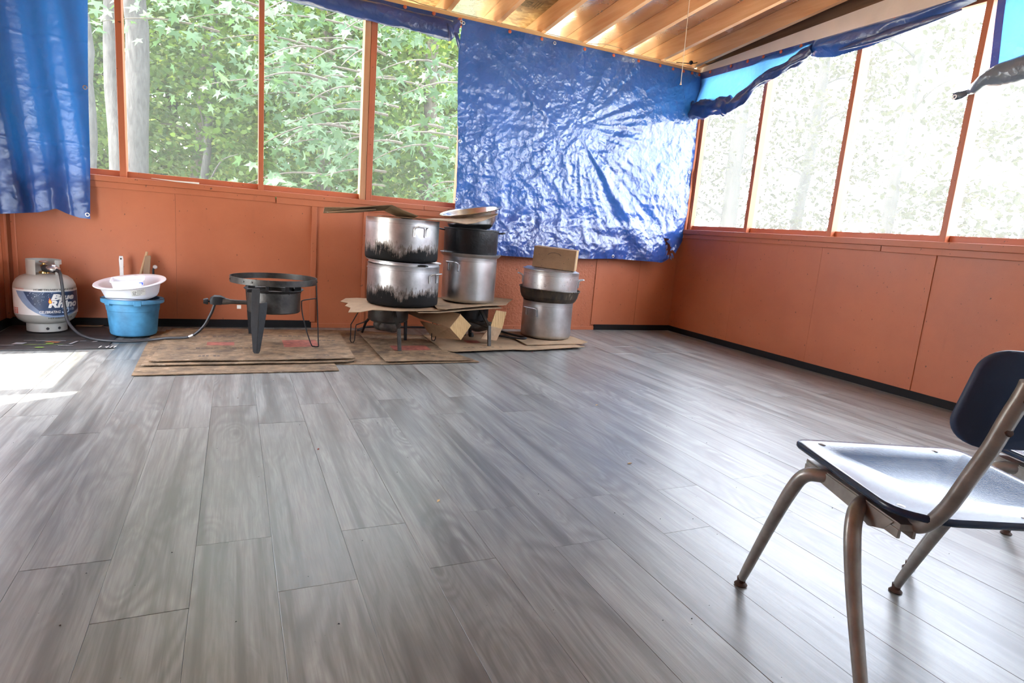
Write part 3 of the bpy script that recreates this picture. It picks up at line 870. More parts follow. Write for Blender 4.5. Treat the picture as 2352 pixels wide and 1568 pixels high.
ob('grommet', ring_bm((-.066, -2.368, 1.815), .010, 'x'), M['steel'], fw)

# ================================================================== CORDS
o = tag(ob('pull_cord', tube(B(), catmull([(-.995, -1.0, 2.654), (-.992, -1.0, 2.5), (-.985, -1.0, 2.2), (-.980, -1.0, 1.985)], 6), .0024, 6), M['string'], None, loc=(-.98, -1, 2.6)),
    'thin cream pull cord hanging from the ceiling in front of the middle blue tarp', 'cord')
ob('cord_bell', lathe(B(), [(0, .022), (.003, .022), (.004, .012), (.0075, 0), (.0065, 0), (0, .004)], 12, (-.980, -1.0, 1.965)), M['string'], o)
pts = catmull([(-3.1, -.008, 2.424), (-2.83, -.008, 2.423), (-2.72, -.006, 2.436), (-2.62, -.012, 2.423), (-2.35, -.012, 2.423), (-2.05, -.008, 2.424), (-1.92, 0, 2.424), (-1.62, -.01, 2.424), (-1.5, 0, 2.428), (-1.2, -.01, 2.424), (-1.05, -.008, 2.447), (-.90, -.012, 2.442), (-.80, -.012, 2.424), (-.45, -.012, 2.424), (-.2, -.016, 2.424), (-.07, -.02, 2.424)], 6)
tag(ob('cable', tube(B(), pts, .0035, 6), M['wire'], None, loc=(-1.5, 0, 2.42)), 'thin cream cable lying in loose bows along the top of the roof plate', 'cable')
pts = catmull([(-.30, -.02, 2.432), (-.16, -.06, 2.44), (-.10, -.10, 2.455), (-.05, -.16, 2.435), (-.03, -.3, 2.46)], 6)
o = tag(ob('cable', tube(B(), pts, .004, 6), M['rubber'], None, loc=(-.1, -.1, 2.43)), 'black cable with a knot under the rafters at the corner of the two walls', 'cable')
bm = B(); bmesh.ops.create_icosphere(bm, subdivisions=2, radius=.018, matrix=Matrix.Translation((-.17, -.06, 2.445)))
ob('knot', bm, M['rubber'], o)

# ================================================================== COOKING CORNER
from mathutils.bvhtree import BVHTree
def card_sheet(label, poly, z, th=.004, mat='card_d', wav=.0022, seed=1, prints=(), group=None, name='cardboard_sheet', cat='cardboard'):
    cx = sum(p[0] for p in poly) / len(poly); cy = sum(p[1] for p in poly) / len(poly)
    bm = sheet(B(), poly, z, th, wav, seed)
    bm.faces.ensure_lookup_table()
    tree = BVHTree.FromBMesh(bm)
    z0 = z(cx, cy) if callable(z) else z
    o = tag(ob(name, bm, M[mat], None, smooth=30, loc=(cx, cy, z0)), label, cat, group)
    for (x0, x1, y0, y1, ink, nm) in prints:
        pb = B()
        def pf(u, v):
            x = x0 + (x1 - x0) * u; y = y0 + (y1 - y0) * v
            h = tree.ray_cast(Vector((x, y, 3)), Vector((0, 0, -1)))[0]
            return (x, y, (h.z if h else z0 + th) + .0007)
        grid(pb, max(1, int(abs(x1 - x0) / .06)), 2, pf)
        ob(nm, pb, M[ink], o, smooth=False)
    return o
def dashes(x0, x1, y, h=.018, n=9, ink='dark_ink', seed=0):
    r = random.Random(seed); out = []; w = (x1 - x0) / n
    for i in range(n):
        if r.random() < .18: continue
        out.append((x0 + i * w, x0 + (i + .72) * w, y - h / 2, y + h / 2 * r.uniform(.4, 1), ink, 'print_mark'))
    return out

# trodden sheets on the floor, lowest first
card_sheet('long stained cardboard sheet lowest under the ring burner, its front edge on the planks', [(-4.355, -1.412), (-3.372, -1.398), (-3.372, -1.24), (-3.42, -.24), (-4.386, -.235)], .001, .0045, seed=1)
card_sheet('wide trodden cardboard sheet under the front of the middle low burner', [(-3.40, -1.232), (-3.083, -1.262), (-2.481, -1.247), (-2.56, -.95), (-2.505, -.40), (-3.05, -.15), (-3.44, -.17)], .001, .0045, seed=2,
           prints=dashes(-3.0, -2.65, -.52, .04, 4, 'dark_ink', 3) + [(-2.86, -2.62, -.86, -.74, 'red_ink', 'print_block')])
card_sheet('brown cardboard sheet with a turned-up corner beside the front leg of the middle burner', [(-3.075, -1.245), (-2.515, -1.232), (-2.60, -.98), (-2.66, -.42), (-3.07, -.33)], .0115, .004, seed=8, wav=.003,
           prints=[(-2.95, -2.70, -.93, -.78, 'red_ink', 'print_block')] + dashes(-2.95, -2.72, -1.02, .03, 5, 'dark_ink', 6))
card_sheet('stained cardboard sheet in the middle of the pile below the ring burner', [(-4.335, -1.245), (-3.30, -1.235), (-3.255, -1.20), (-3.20, -.26), (-4.31, -.22)], .0115, .0045, seed=4)
card_sheet('topmost stained cardboard sheet with red print under the ring burner legs', [(-4.305, -1.20), (-3.42, -1.205), (-3.245, -1.185), (-3.215, -.27), (-4.275, -.235)], .022, .0045, seed=5, wav=.003,
           prints=[(-4.05, -3.90, -.80, -.70, 'red_ink', 'print_block'), (-3.62, -3.41, -.86, -.64, 'red_ink', 'print_block')] + dashes(-4.2, -3.85, -.52, .045, 12, 'dark_ink', 1) +
           dashes(-3.72, -3.42, -.50, .045, 10, 'dark_ink', 2) + dashes(-4.2, -3.75, -.88, .03, 14, 'dark_ink', 4) + dashes(-4.08, -3.95, -1.10, .04, 7, 'dark_ink', 5) + dashes(-3.46, -3.36, -1.11, .03, 5, 'dark_ink', 9) + dashes(-3.40, -3.28, -.66, .02, 4, 'ink', 11))
card_sheet('clean light cardboard sheet under the right low burner', [(-2.63, -.955), (-2.56, -.985), (-2.09, -.93), (-1.99, -.945), (-1.47, -.86), (-1.80, -.30), (-2.60, -.38)], .0115, .0045, 'card_l', seed=6, wav=.003,
           prints=[(-2.36, -2.25, -.70, -.60, 'red_ink', 'print_block')] + dashes(-2.45, -2.15, -.86, .02, 10, 'dark_ink', 7) + dashes(-2.0, -1.85, -.40, .03, 8, 'dark_ink', 8))
card_sheet('clean cardboard sheet under the tall stock pot by the wall, one corner lifted', [(-1.935, -.815), (-1.452, -.785), (-1.36, -.72), (-1.40, -.26), (-1.93, -.28)], .022, .005, 'card_l', seed=7)

# ---- gas cylinder
T = (-4.955, -.215, .014)
tank = thing('propane_tank', 'cream propane cylinder with blue and white label in the left corner', 'gas cylinder', T)
PHI0 = math.atan2(-4.566, 1.055)
TR = .1585
def tl(prof, n=64): return lathe(B(), prof, n)
ob('body', tl([(0, .046), (.09, .046), (.118, .055), (.14, .072), (.153, .098), (.157, .13), (.157, .262), (.1535, .285), (.141, .312), (.118, .332), (.085, .344), (.04, .348), (0, .348)]), M['tank'], tank, world=False, smooth=True)
bm = tl([(.102, 0), (.102, .046), (.099, .06), (.096, .06), (.0985, .046), (.0985, 0)])
ob('foot_ring', bm, M['tank'], tank, world=False, smooth=40)
for da in (.02, .62):
    a = PHI0 + da
    ob('foot_hole', lathe(B(), [(0, 0), (.0085, 0), (.0085, .0012), (0, .0012)], 12, M=Matrix.Translation((.1015 * math.cos(a), .1015 * math.sin(a), .021)) @ Euler((0, R(90), a)).to_matrix().to_4x4()), M['ink'], tank, world=False)
def wall_arc(bm, a0, a1, z0, z1, r=.088, t=.003, n=20):
    ring = []
    for i in range(n + 1):
        a = a0 + (a1 - a0) * i / n; c, s = math.cos(a), math.sin(a)
        ring.append([((r - t) * c, (r - t) * s, z0), (r * c, r * s, z0), (r * c, r * s, z1), ((r - t) * c, (r - t) * s, z1)])
    return loft(bm, ring)
bm = B()
A = lambda d: PHI0 + R(d)
wall_arc(bm, A(-95), A(-322), .405, .432, n=40)                # top band round the back
wall_arc(bm, A(-95), A(-28), .335, .432)                       # post at the front left
wall_arc(bm, A(-300), A(-322), .335, .406, n=8)                # post at the right
wall_arc(bm, A(-150), A(-215), .335, .406)                     # post at the back
wall_arc(bm, A(-28), A(-322), .333, .350, n=40)
ob('collar', bm, M['tank'], tank, world=False, smooth=40)
ob('valve', lathe(B(), [(0, .345), (.028, .345), (.026, .358), (.013, .362), (.013, .385), (.017, .387), (.017, .398), (.009, .40), (.009, .412), (0, .412)], 20), M['brass'], tank, world=False)
bm = lathe(B(), [(0, .410), (.018, .411), (.024, .416), (.018, .422), (0, .421)], 8)
ob('hand_wheel', bm, M['steel'], tank, world=False)
# printed wrap: white base, slate arc, navy field, words
def wrap(pts2, lift=.0012): return [((TR + lift) * math.cos(PHI0 + s / TR), (TR + lift) * math.sin(PHI0 + s / TR), z) for s, z in pts2]
def px(x, y): return (.1575 * math.asin(max(-1, min(1, (x - 103.5) / 73.5))), .258 - (y - 674) * .00262)
def wrap_poly(name, poly, mat, lift):
    bm = B(); bm.faces.new([bm.verts.new((s, z, 0)) for s, z in poly])
    bmesh.ops.triangulate(bm, faces=bm.faces)
    xs_ = sorted(set(np.arange(-.3, .3, .012).round(4)))
    for x in xs_: bmesh.ops.bisect_plane(bm, geom=bm.verts[:] + bm.edges[:] + bm.faces[:], plane_co=(x, 0, 0), plane_no=(1, 0, 0))
    for v in bm.verts: v.co = wrap([(v.co.x, v.co.y)], lift)[0]
    return ob(name, bm, M[mat], tank, world=False, smooth=True)
def dense(poly, n=8):
    return [tuple(Vector(poly[i]).lerp(Vector(poly[(i+1) % len(poly)]), k / n)) for i in range(len(poly)) for k in range(n)]
wrap_poly('label', [(-.21, .112), (.25, .112), (.25, .263), (-.21, .263)], 'label_white', .0006)
arc_pts = [px(40, 676), px(44, 688), px(52, 701), px(64, 714), px(78, 723), px(95, 731), px(112, 735), px(130, 736), px(150, 733), px(168, 726)]
wrap_poly('label_arc', arc_pts + [(.22, .135), (.22, .253), px(168, 676.5)], 'label_slate', .0010)
wrap_poly('label_panel', [px(56, 677), px(63, 692), px(73, 706), px(86, 718), px(100, 727), px(118, 731), px(140, 731), px(168, 724), (.215, .14), (.215, .251), px(168, 677.5)], 'label_navy', .0014)
def text_bm(s, size, shear=0.0, off=0.0, ext=0.0):
    cu = bpy.data.curves.new('txt', 'FONT'); cu.body = s; cu.size = size; cu.shear = shear; cu.offset = off; cu.extrude = ext
    cu.resolution_u = 3
    o = bpy.data.objects.new('txt', cu); col.objects.link(o)
    dg = bpy.context.evaluated_depsgraph_get(); dg.update()
    me = bpy.data.meshes.new_from_object(o.evaluated_get(dg))
    bm = B(); bm.from_mesh(me)
    bpy.data.objects.remove(o); bpy.data.curves.remove(cu); bpy.data.meshes.remove(me)
    bmesh.ops.triangulate(bm, faces=bm.faces)
    return bm
def fit(bm, x0, x1, y0, y1):
    xs_ = [v.co.x for v in bm.verts]; ys2 = [v.co.y for v in bm.verts]
    a, b, c, d = min(xs_), max(xs_), min(ys2), max(ys2)
    for v in bm.verts:
        v.co.x = x0 + (v.co.x - a) / (b - a) * (x1 - x0); v.co.y = y0 + (v.co.y - c) / (d - c) * (y1 - y0)
    return bm
def label_text(s, p0, p1, mat, shear=.25, off=.012, lift=.0020, size=.1, nm='lettering'):
    (xa, ya), (xb, yb) = px(*p0), px(*p1)
    bm = fit(text_bm(s, size, shear, off * size), xa, xb, yb, ya)
    for x in np.arange(-.25, .25, .012): bmesh.ops.bisect_plane(bm, geom=bm.verts[:] + bm.edges[:] + bm.faces[:], plane_co=(x, 0, 0), plane_no=(1, 0, 0))
    for v in bm.verts: v.co = wrap([(v.co.x, v.co.y)], lift)[0]
    ob(nm, bm, M[mat], tank, world=False, smooth=False)
label_text('Blue', (114.5, 681.5), (167, 695.5), 'label_white', off=.05)
label_text('Rhino', (107.5, 696), (172, 713), 'label_white', off=.05)
label_text('CELEBRATING', (88, 719.5), (135.5, 725.5), 'label_white')
label_text('30', (138, 713.5), (155, 725.5), 'label_ice', shear=.15, off=.03)
label_text('th YEAR', (157, 714.5), (166, 721), 'label_ice')
label_text('HOME DELIVERY', (78, 669.6), (132, 674), 'ink', 0, .012)
label_text('& FIND A STORE', (135, 669.4), (167, 673.8), 'ink', 0, .012)
label_text('NET WEIGHT 15 LB', (107, 735), (160, 738.5), 'ink', 0, .003)
label_text('TANK EXCHANGE', (39, 669.5), (57, 672.5), 'label_red', 0, .004)
bm = B()
for pts2 in ([px(112, 689), px(117.5, 700), px(115, 703.5), px(110.5, 703), px(108.5, 699)],):
    bm.faces.new([bm.verts.new(p) for p in wrap(pts2, .0026)])
ob('flame_edge', bm, M['label_red'], tank, world=False)
bm = B(); bm.faces.new([bm.verts.new(p) for p in wrap([px(112.3, 693), px(116, 700.5), px(113.5, 702.5), px(111, 702), px(110, 699)], .0032)])
ob('flame', bm, M['label_yellow'], tank, world=False)
bm = B()                                                    # pale flecks printed on the navy field
rr = random.Random(3)
for i in range(46):
    x, y = rr.uniform(62, 118), rr.uniform(678, 688) if i % 2 else rr.uniform(680, 705)
    if y > 678 + (x - 48) * 1.05: continue
    d = rr.uniform(.35, .9); bm.faces.new([bm.verts.new(p) for p in wrap([px(x - d, y), px(x, y - d), px(x + d, y), px(x, y + d)], .0018)])
ob('fleck', bm, M['label_ice'], tank, world=False)['kind'] = 'stuff'
bm = B()
for z in (.150, .140, .131, .122):
    for k in range(3):
        bm.faces.new([bm.verts.new(p) for p in wrap([(-.203 + k * .017, z), (-.19 + k * .017, z), (-.19 + k * .017, z - .006), (-.203 + k * .017, z - .006)], .0012)])
ob('warning_print', bm, M['label_red'], tank, world=False)

# ---- regulator and hose
hose = thing('gas_hose', 'black gas hose with grey regulator running from the cylinder to the ring burner', 'hose', (-4.5, -.55, .02))
hp = catmull([(-4.875, -.285, .392), (-4.853, -.325, .378), (-4.838, -.355, .30), (-4.828, -.375, .19), (-4.808, -.41, .10), (-4.755, -.47, .045), (-4.69, -.525, .022), (-4.60, -.575, .014), (-4.47, -.598, .013), (-4.36, -.60, .022), (-4.27, -.625, .038), (-4.15, -.655, .052), (-4.075, -.672, .115), (-4.03, -.69, .20), (-4.008, -.70, .262)], 8)
ob('hose', tube(B(), hp, .0085, 10), M['rubber'], hose, smooth=True)
i0 = 88
ob('hose_clip', tube(B(), [hp[i0], hp[i0 + 1], hp[i0 + 2]], .0100, 12), M['steel'], hose)
Mr = Matrix.Translation((-4.897, -.268, .398)) @ Euler((R(6), R(10), 0)).to_matrix().to_4x4()
ob('regulator', lathe(B(), [(0, -.016), (.02, -.016), (.024, -.006), (.036, -.004), (.036, .003), (.028, .010), (.014, .016), (.012, .024), (0, .024)], 28, M=Mr), M['steel'], hose)
ob('coupling', tube(B(), [(-4.950, -.228, .398), (-4.945, -.240, .394), (-4.925, -.255, .390), (-4.90, -.268, .388)], [.018, .021, .019, .012], 16), M['rubber'], hose, smooth=40)
ob('strain_relief', tube(B(), catmull([(-4.90, -.27, .383), (-4.878, -.285, .390), (-4.860, -.312, .384)], 4), [.013, .0128, .0125, .012, .0115, .011, .0105, .010, .0098], 12), M['rubber'], hose)

# ---- flattened black box on the floor
bm = sheet(B(), [(-5.15, -.80), (-4.74, -.785), (-4.545, -.755), (-4.52, -.735), (-4.565, -.66), (-4.56, -.30), (-4.70, -.035), (-5.18, -.035)], .0008, .004, .0018, 9)
mat_o = tag(ob('cardboard_sheet', bm, M['card_k'], None, loc=(-4.85, -.42, .003)), 'flattened black printed box lying under the gas cylinder', 'cardboard')
def flat_marks(nm, rects, ink, z=.0102):
    bm = B()
    for x0, x1, y0, y1, sk in rects:
        bm.faces.new([bm.verts.new(p) for p in ((x0, y0, z), (x1, y0, z), (x1 + sk, y1, z), (x0 + sk, y1, z))])
    return ob(nm, bm, M[ink], mat_o, smooth=False)
flat_marks('fold_edge', [(-5.15, -4.60, -.415, -.40, 0)], 'ink', .0095)
flat_marks('print_mark', [(-4.60 + .018 * i, -4.594 + .018 * i, -.765, -.715, .006) for i in (0, 2, 3, 4)] + [(-4.57, -4.562, -.745, -.735, 0)], 'white_paint')
flat_marks('print_mark', [(-4.93, -4.79, -.572, -.560, 0), (-5.02, -4.97, -.66, -.61, .01), (-4.76, -4.745, -.66, -.57, .02), (-4.80, -4.73, -.70, -.69, 0), (-4.72, -4.69, -.575, -.566, 0), (-4.66, -4.64, -.60, -.57, .01), (-5.06, -5.0, -.69, -.68, 0), (-4.99, -4.93, -.555, -.548, 0), (-4.70, -4.68, -.50, -.48, 0)], 'pale_ink')
flat_marks('print_line', [(-4.97, -4.78, -.672, -.667, 0)], 'lime')
flat_marks('print_spot', [(-4.885, -4.855, -.60, -.575, .012), (-4.85, -4.82, -.615, -.59, .012)], 'orange_ink')
def disc_mark(x, y, rx, ry, ink):
    bm = B(); bm.faces.new([bm.verts.new((x + rx * math.cos(a * .39), y + ry * math.sin(a * .39), .0108)) for a in range(16)])
    ob('print_spot', bm, M[ink], mat_o, smooth=False)
disc_mark(-4.850, -.640, .019, .014, 'lime'); disc_mark(-4.872, -.748, .022, .011, 'lime')
ob('torn_strip', sheet(B(), [(-4.84, -.075), (-4.70, -.07), (-4.69, -.03), (-4.84, -.028)], .007, .002, .001, 3), M['card_d'], mat_o)

# ---- blue bucket, basin, tub, tools
bk = thing('bucket', 'sky blue plastic bucket on the floor beside the gas cylinder', 'bucket', (-4.478, -.345, .012))
ob('body', lathe(B(), [(0, 0), (.112, 0), (.124, .006), (.128, .016), (.141, .155), (.144, .157), (.149, .208), (.1495, .224), (.146, .224), (.144, .212), (.138, .158), (.124, .02), (.11, .006), (0, .006)], 56), M['bucket'], bk, world=False, smooth=50)
ob('rim', lathe(B(), [(.148, .208), (.167, .204), (.171, .208), (.171, .226), (.168, .230), (.146, .230), (.146, .224), (.164, .222), (.165, .210), (.148, .213)], 56, closed=True), M['bucket'], bk, world=False, smooth=40)
for a in (-135, -75): ob('rim_lug', box(B(), .150, .1715, -.02, .02, .197, .2285, Matrix.Rotation(R(a), 4, 'Z')), M['bucket'], bk, world=False, bevel=.002)
pts = [(.172 * math.cos(R(a)), .172 * math.sin(R(a)), .237 + .008 * math.cos(R(a + 100) * 2)) for a in range(-185, 6, 6)]
ob('wire_handle', tube(B(), pts, .0019, 6), M['black_iron'], bk, world=False)
bs = thing('basin', 'milky white plastic basin tilted on top of the blue bucket', 'basin', (-4.478, -.338, .244), (R(7), R(-6.5), 0))
ob('bowl', lathe(B(), [(0, 0), (.118, 0), (.136, .006), (.146, .022), (.166, .088), (.170, .092), (.193, .094), (.198, .098), (.196, .103), (.172, .101), (.163, .095), (.141, .024), (.132, .009), (0, .004)], 60), M['milky'], bs, world=False, smooth=50)
def stick_pt(d, z): r = .1466 + (z - .022) * .303 + .0012; a = R(-90 + d); return (r * math.cos(a), r * math.sin(a), z)
bm = grid(B(), 8, 2, lambda u, v: stick_pt(6 + 28 * u, .040 + .040 * v))
ob('sticker', bm, M['sticker'], bs, world=False, smooth=True)
def stick_text(s, d0, d1, z0, z1, ink):
    bm = fit(text_bm(s, .1, .3), d0, d1, z0, z1)
    for v in bm.verts:
        x, y, z = stick_pt(v.co.x, v.co.y); k = 1 + .0008 / .15; v.co = (x * k, y * k, z)
    ob('sticker_writing', bm, M[ink], bs, world=False, smooth=False)
stick_text('50', 8, 15, .050, .072, 'ink')
bm = B()
for z, a, b in ((.073, 17, 31), (.064, 16, 32), (.055, 17, 27), (.046, 10, 24)):
    for k in range(int((b - a) / 2)):
        q = [stick_pt(a + k * 2, z), stick_pt(a + k * 2 + 1.5, z), stick_pt(a + k * 2 + 1.5, z + .0025), stick_pt(a + k * 2, z + .0025)]
        bm.faces.new([bm.verts.new((x * 1.005, y * 1.005, w)) for x, y, w in q])
ob('sticker_writing', bm, M['ink'], bs, world=False)
tb = thing('tub', 'small rectangular milky plastic tub lying in the white basin', 'tub', (-4.487, -.402, .300), (R(9), R(-6), R(3)))
def rr_(w, d, r, z, n=5):
    return [(sx * (w - r) + r * math.cos(a), sy * (d - r) + r * math.sin(a), z) for sx, sy, a0 in ((1, 1, 0), (-1, 1, 90), (-1, -1, 180), (1, -1, 270)) for a in [R(a0 + 90 * i / n) for i in range(n + 1)]]
bm = loft(B(), [rr_(.078, .050, .014, 0), rr_(.084, .055, .016, .062), rr_(.091, .061, .018, .064), rr_(.091, .061, .018, .070), rr_(.083, .054, .016, .069), rr_(.076, .048, .013, .004)])
ob('box', bm, M['milky'], tb, world=False, smooth=40)
bm = B()
for q in ((.060, .050, .020, .004), (.074, .040, .006, .014)):
    x, z, w, h = q; bm.faces.new([bm.verts.new(p) for p in ((x, -.0555, z), (x + w, -.0555, z), (x + w, -.0562, z + h), (x, -.0562, z + h))])
ob('marker_stroke', bm, M['blue_ink'], tb, world=False)
bm = loft(B(), [[(-4.567 - .011, -.10, .03), (-4.567 + .011, -.10, .03), (-4.567 + .011, -.095, .03), (-4.567 - .011, -.095, .03)], [(-4.571 - .011, -.088, .40), (-4.571 + .011, -.088, .40), (-4.571 + .011, -.083, .40), (-4.571 - .011, -.083, .40)],
              [(-4.572 - .013, -.086, .455), (-4.572 + .013, -.086, .455), (-4.572 + .013, -.081, .455), (-4.572 - .013, -.081, .455)], [(-4.572 - .010, -.084, .478), (-4.572 + .010, -.084, .478), (-4.572 + .010, -.079, .478), (-4.572 - .010, -.079, .478)]])
o = tag(ob('skimmer_handle', bm, M['steel'], None, loc=(-4.57, -.09, .03), bevel=.001), 'flat steel tool handle with a hanging hole upright behind the white basin', 'utensil')
ob('hanging_hole', lathe(B(), [(0, 0), (.0055, 0), (.0055, .0015), (0, .0015)], 14, M=Matrix.Translation((-4.572, -.0868, .460)) @ Matrix.Rotation(R(90), 4, 'X')), M['ink'], o)
bm = loft(B(), [[(-4.425 - .022, -.10, .03), (-4.425 + .022, -.10, .03), (-4.425 + .022, -.085, .03), (-4.425 - .022, -.085, .03)], [(-4.430 - .019, -.088, .39), (-4.430 + .019, -.088, .39), (-4.430 + .019, -.073, .39), (-4.430 - .019, -.073, .39)],
              [(-4.420 - .017, -.085, .482), (-4.420 + .017, -.085, .482), (-4.420 + .017, -.070, .482), (-4.420 - .017, -.070, .482)], [(-4.418 - .013, -.085, .489), (-4.418 + .013, -.085, .489), (-4.418 + .013, -.070, .489), (-4.418 - .013, -.070, .489)]])
tag(ob('wooden_paddle', bm, M['oldwood'], None, loc=(-4.425, -.09, .03), bevel=.002), 'dark stained wooden paddle end standing behind the white basin', 'utensil')
tag(ob('wooden_stick', tube(B(), [(-4.51, -.075, .03), (-4.475, -.066, .33), (-4.428, -.055, .512)], [.010, .010, .008], 8), M['stick'], None, loc=(-4.50, -.07, .03)), 'pale round wooden stick leaning behind the dark paddle', 'utensil')
o = tag(ob('ladle_handle', tube(B(), [(-4.385, -.10, .03), (-4.390, -.086, .30), (-4.392, -.080, .395), (-4.386, -.078, .410)], [.007, .007, .007, .007], 8), M['black_iron'], None, loc=(-4.385, -.1, .03)), 'short dark handle with a blue grey end behind the right rim of the basin', 'utensil')
ob('handle_end', lathe(B(), [(0, -.008), (.012, -.008), (.015, 0), (.012, .008), (0, .008)], 14, M=Matrix.Translation((-4.380, -.079, .415)) @ Matrix.Rotation(R(80), 4, 'X')), M['steel'], o)

# ---- ring burner on the stained cardboard
RB = Vector((-3.672, -.70, .030))
rb = thing('ring_burner', 'black high-legged gas burner with a wide iron pot ring on the stained cardboard', 'burner', RB)
def rbo(nm, bm, mat, **k): return ob(nm, bm, M[mat], rb, **k)
rbo('pot_ring', lathe(B(), [(.2505, .377), (.2545, .377), (.2545, .413), (.2505, .413)], 64, RB, closed=True), 'greasy', smooth=40)
bm = B()
for a in (190, 225, 238, 62, 75, -12): lathe(bm, [(0, 0), (.006, 0), (.006, .004), (0, .006)], 8, M=Matrix.Translation(RB + Vector((.2535 * math.cos(R(a)), .2535 * math.sin(R(a)), .395))) @ Euler((0, R(90), R(a))).to_matrix().to_4x4())
rbo('bolt', bm, 'greasy')
rbo('burner_bowl', lathe(B(), [(0, .196), (.150, .196), (.156, .202), (.157, .325), (.168, .331), (.168, .334), (.155, .330), (.152, .206), (0, .202)], 56, RB), 'greasy', smooth=40)
rbo('bowl_flange', lathe(B(), [(.156, .322), (.176, .338), (.174, .341), (.154, .326)], 40, RB, closed=True), 'black_iron')
rbo('burner_head', lathe(B(), [(0, .205), (.03, .205), (.05, .25), (.075, .30), (.07, .315), (.03, .32), (0, .318)], 24, RB), 'cast', smooth=40)
bm = B()
for a in (200, 250, 300, 350, 40, 100): box(bm, .120, .160, -.003, .003, .318, .372, Matrix.Translation(RB) @ Matrix.Rotation(R(a), 4, 'Z'))
rbo('pot_support', bm, 'black_iron')
def angle_leg(bm, top, foot, wa, wb, t=.004, z_split=None):
    """folded steel leg: two tapering flanges meeting in a ridge that faces the viewer."""
    top, foot = Vector(top), Vector(foot)
    ua = Vector((-.93, .36, 0)); ub = Vector((.80, .60, 0))
    for ux, ww in ((ua, wa), (ub, wb)):
        nrm = Vector((ux.y, -ux.x, 0)) * t
        rings = []
        for k, w in ww:
            p = top.lerp(foot, k)
            rings.append([p, p + ux * w, p + ux * w + nrm, p + nrm])
        loft(bm, rings)
    return bm
bm = angle_leg(B(), (-3.765, -1.000, .395), (-3.782, -1.062, .032), [(0, .046), (.15, .046), (.55, .042), (.97, .024), (1, .016)], [(.21, .052), (.26, .054), (.4, .05), (.96, .020), (1, .012)])
rbo('leg', bm, 'black_iron', bevel=.0015)
rbo('leg_bracket', box(B(), -3.835, -3.765, -.985, -.935, .375, .395), 'black_iron', bevel=.002)
rbo('leg_bracket', box(B(), -3.80, -3.755, -1.0, -.86, .21, .29), 'black_iron', bevel=.002)
rbo('leg_bolt', lathe(B(), [(0, 0), (.006, 0), (.005, .004), (0, .005)], 10, M=Matrix.Translation((-3.738, -.985, .295)) @ Matrix.Rotation(R(90), 4, 'X')), 'brass')
bm = angle_leg(B(), (-3.80, -.51, .40), (-3.795, -.44, .032), [(0, .04), (1, .02)], [(0, .04), (1, .018)])
rbo('leg', bm, 'black_iron')
rod = catmull([(-3.425, -.745, .41), (-3.421, -.79, .26), (-3.418, -.85, .06), (-3.420, -.868, .034), (-3.445, -.868, .033), (-3.462, -.862, .045), (-3.492, -.83, .14), (-3.512, -.80, .23), (-3.516, -.785, .295), (-3.510, -.78, .308), (-3.47, -.765, .315), (-3.424, -.75, .32)], 6)
rbo('wire_leg', tube(B(), rod, .0037, 8), 'black_iron', smooth=True)
bm = tube(B(), [(-3.83, -.70, .277), (-3.90, -.70, .279), (-3.925, -.70, .280), (-3.955, -.70, .282), (-3.965, -.70, .283)], [.0135, .0135, .016, .022, .022], 16)
rbo('gas_pipe', bm, 'cast', smooth=40)
bm = loft(B(), [[(x, -.70 + yy * s, .283 + dz + zz * s) for yy, zz in ((-.018, -.024), (.018, -.024), (.022, .0), (.018, .024), (0, .032), (-.018, .024), (-.022, 0))] for x, s, dz in ((-3.950, .7, 0), (-3.975, 1.0, .002), (-4.01, 1.05, .002), (-4.03, .75, -.002), (-4.035, .5, -.004))])
rbo('valve_body', bm, 'black_iron', smooth=40)
bm = tube(B(), [(-4.035, -.70, .279), (-4.043, -.70, .279)], .005, 10); tube(bm, [(-4.042, -.70, .279), (-4.05, -.70, .279), (-4.069, -.70, .279)], [.018, .020, .014], 8)
rbo('control_knob', bm, 'black_iron')
rbo('paper_tag', box(B(), -3.885, -3.862, -.717, -.715, .240, .262), 'sticker')

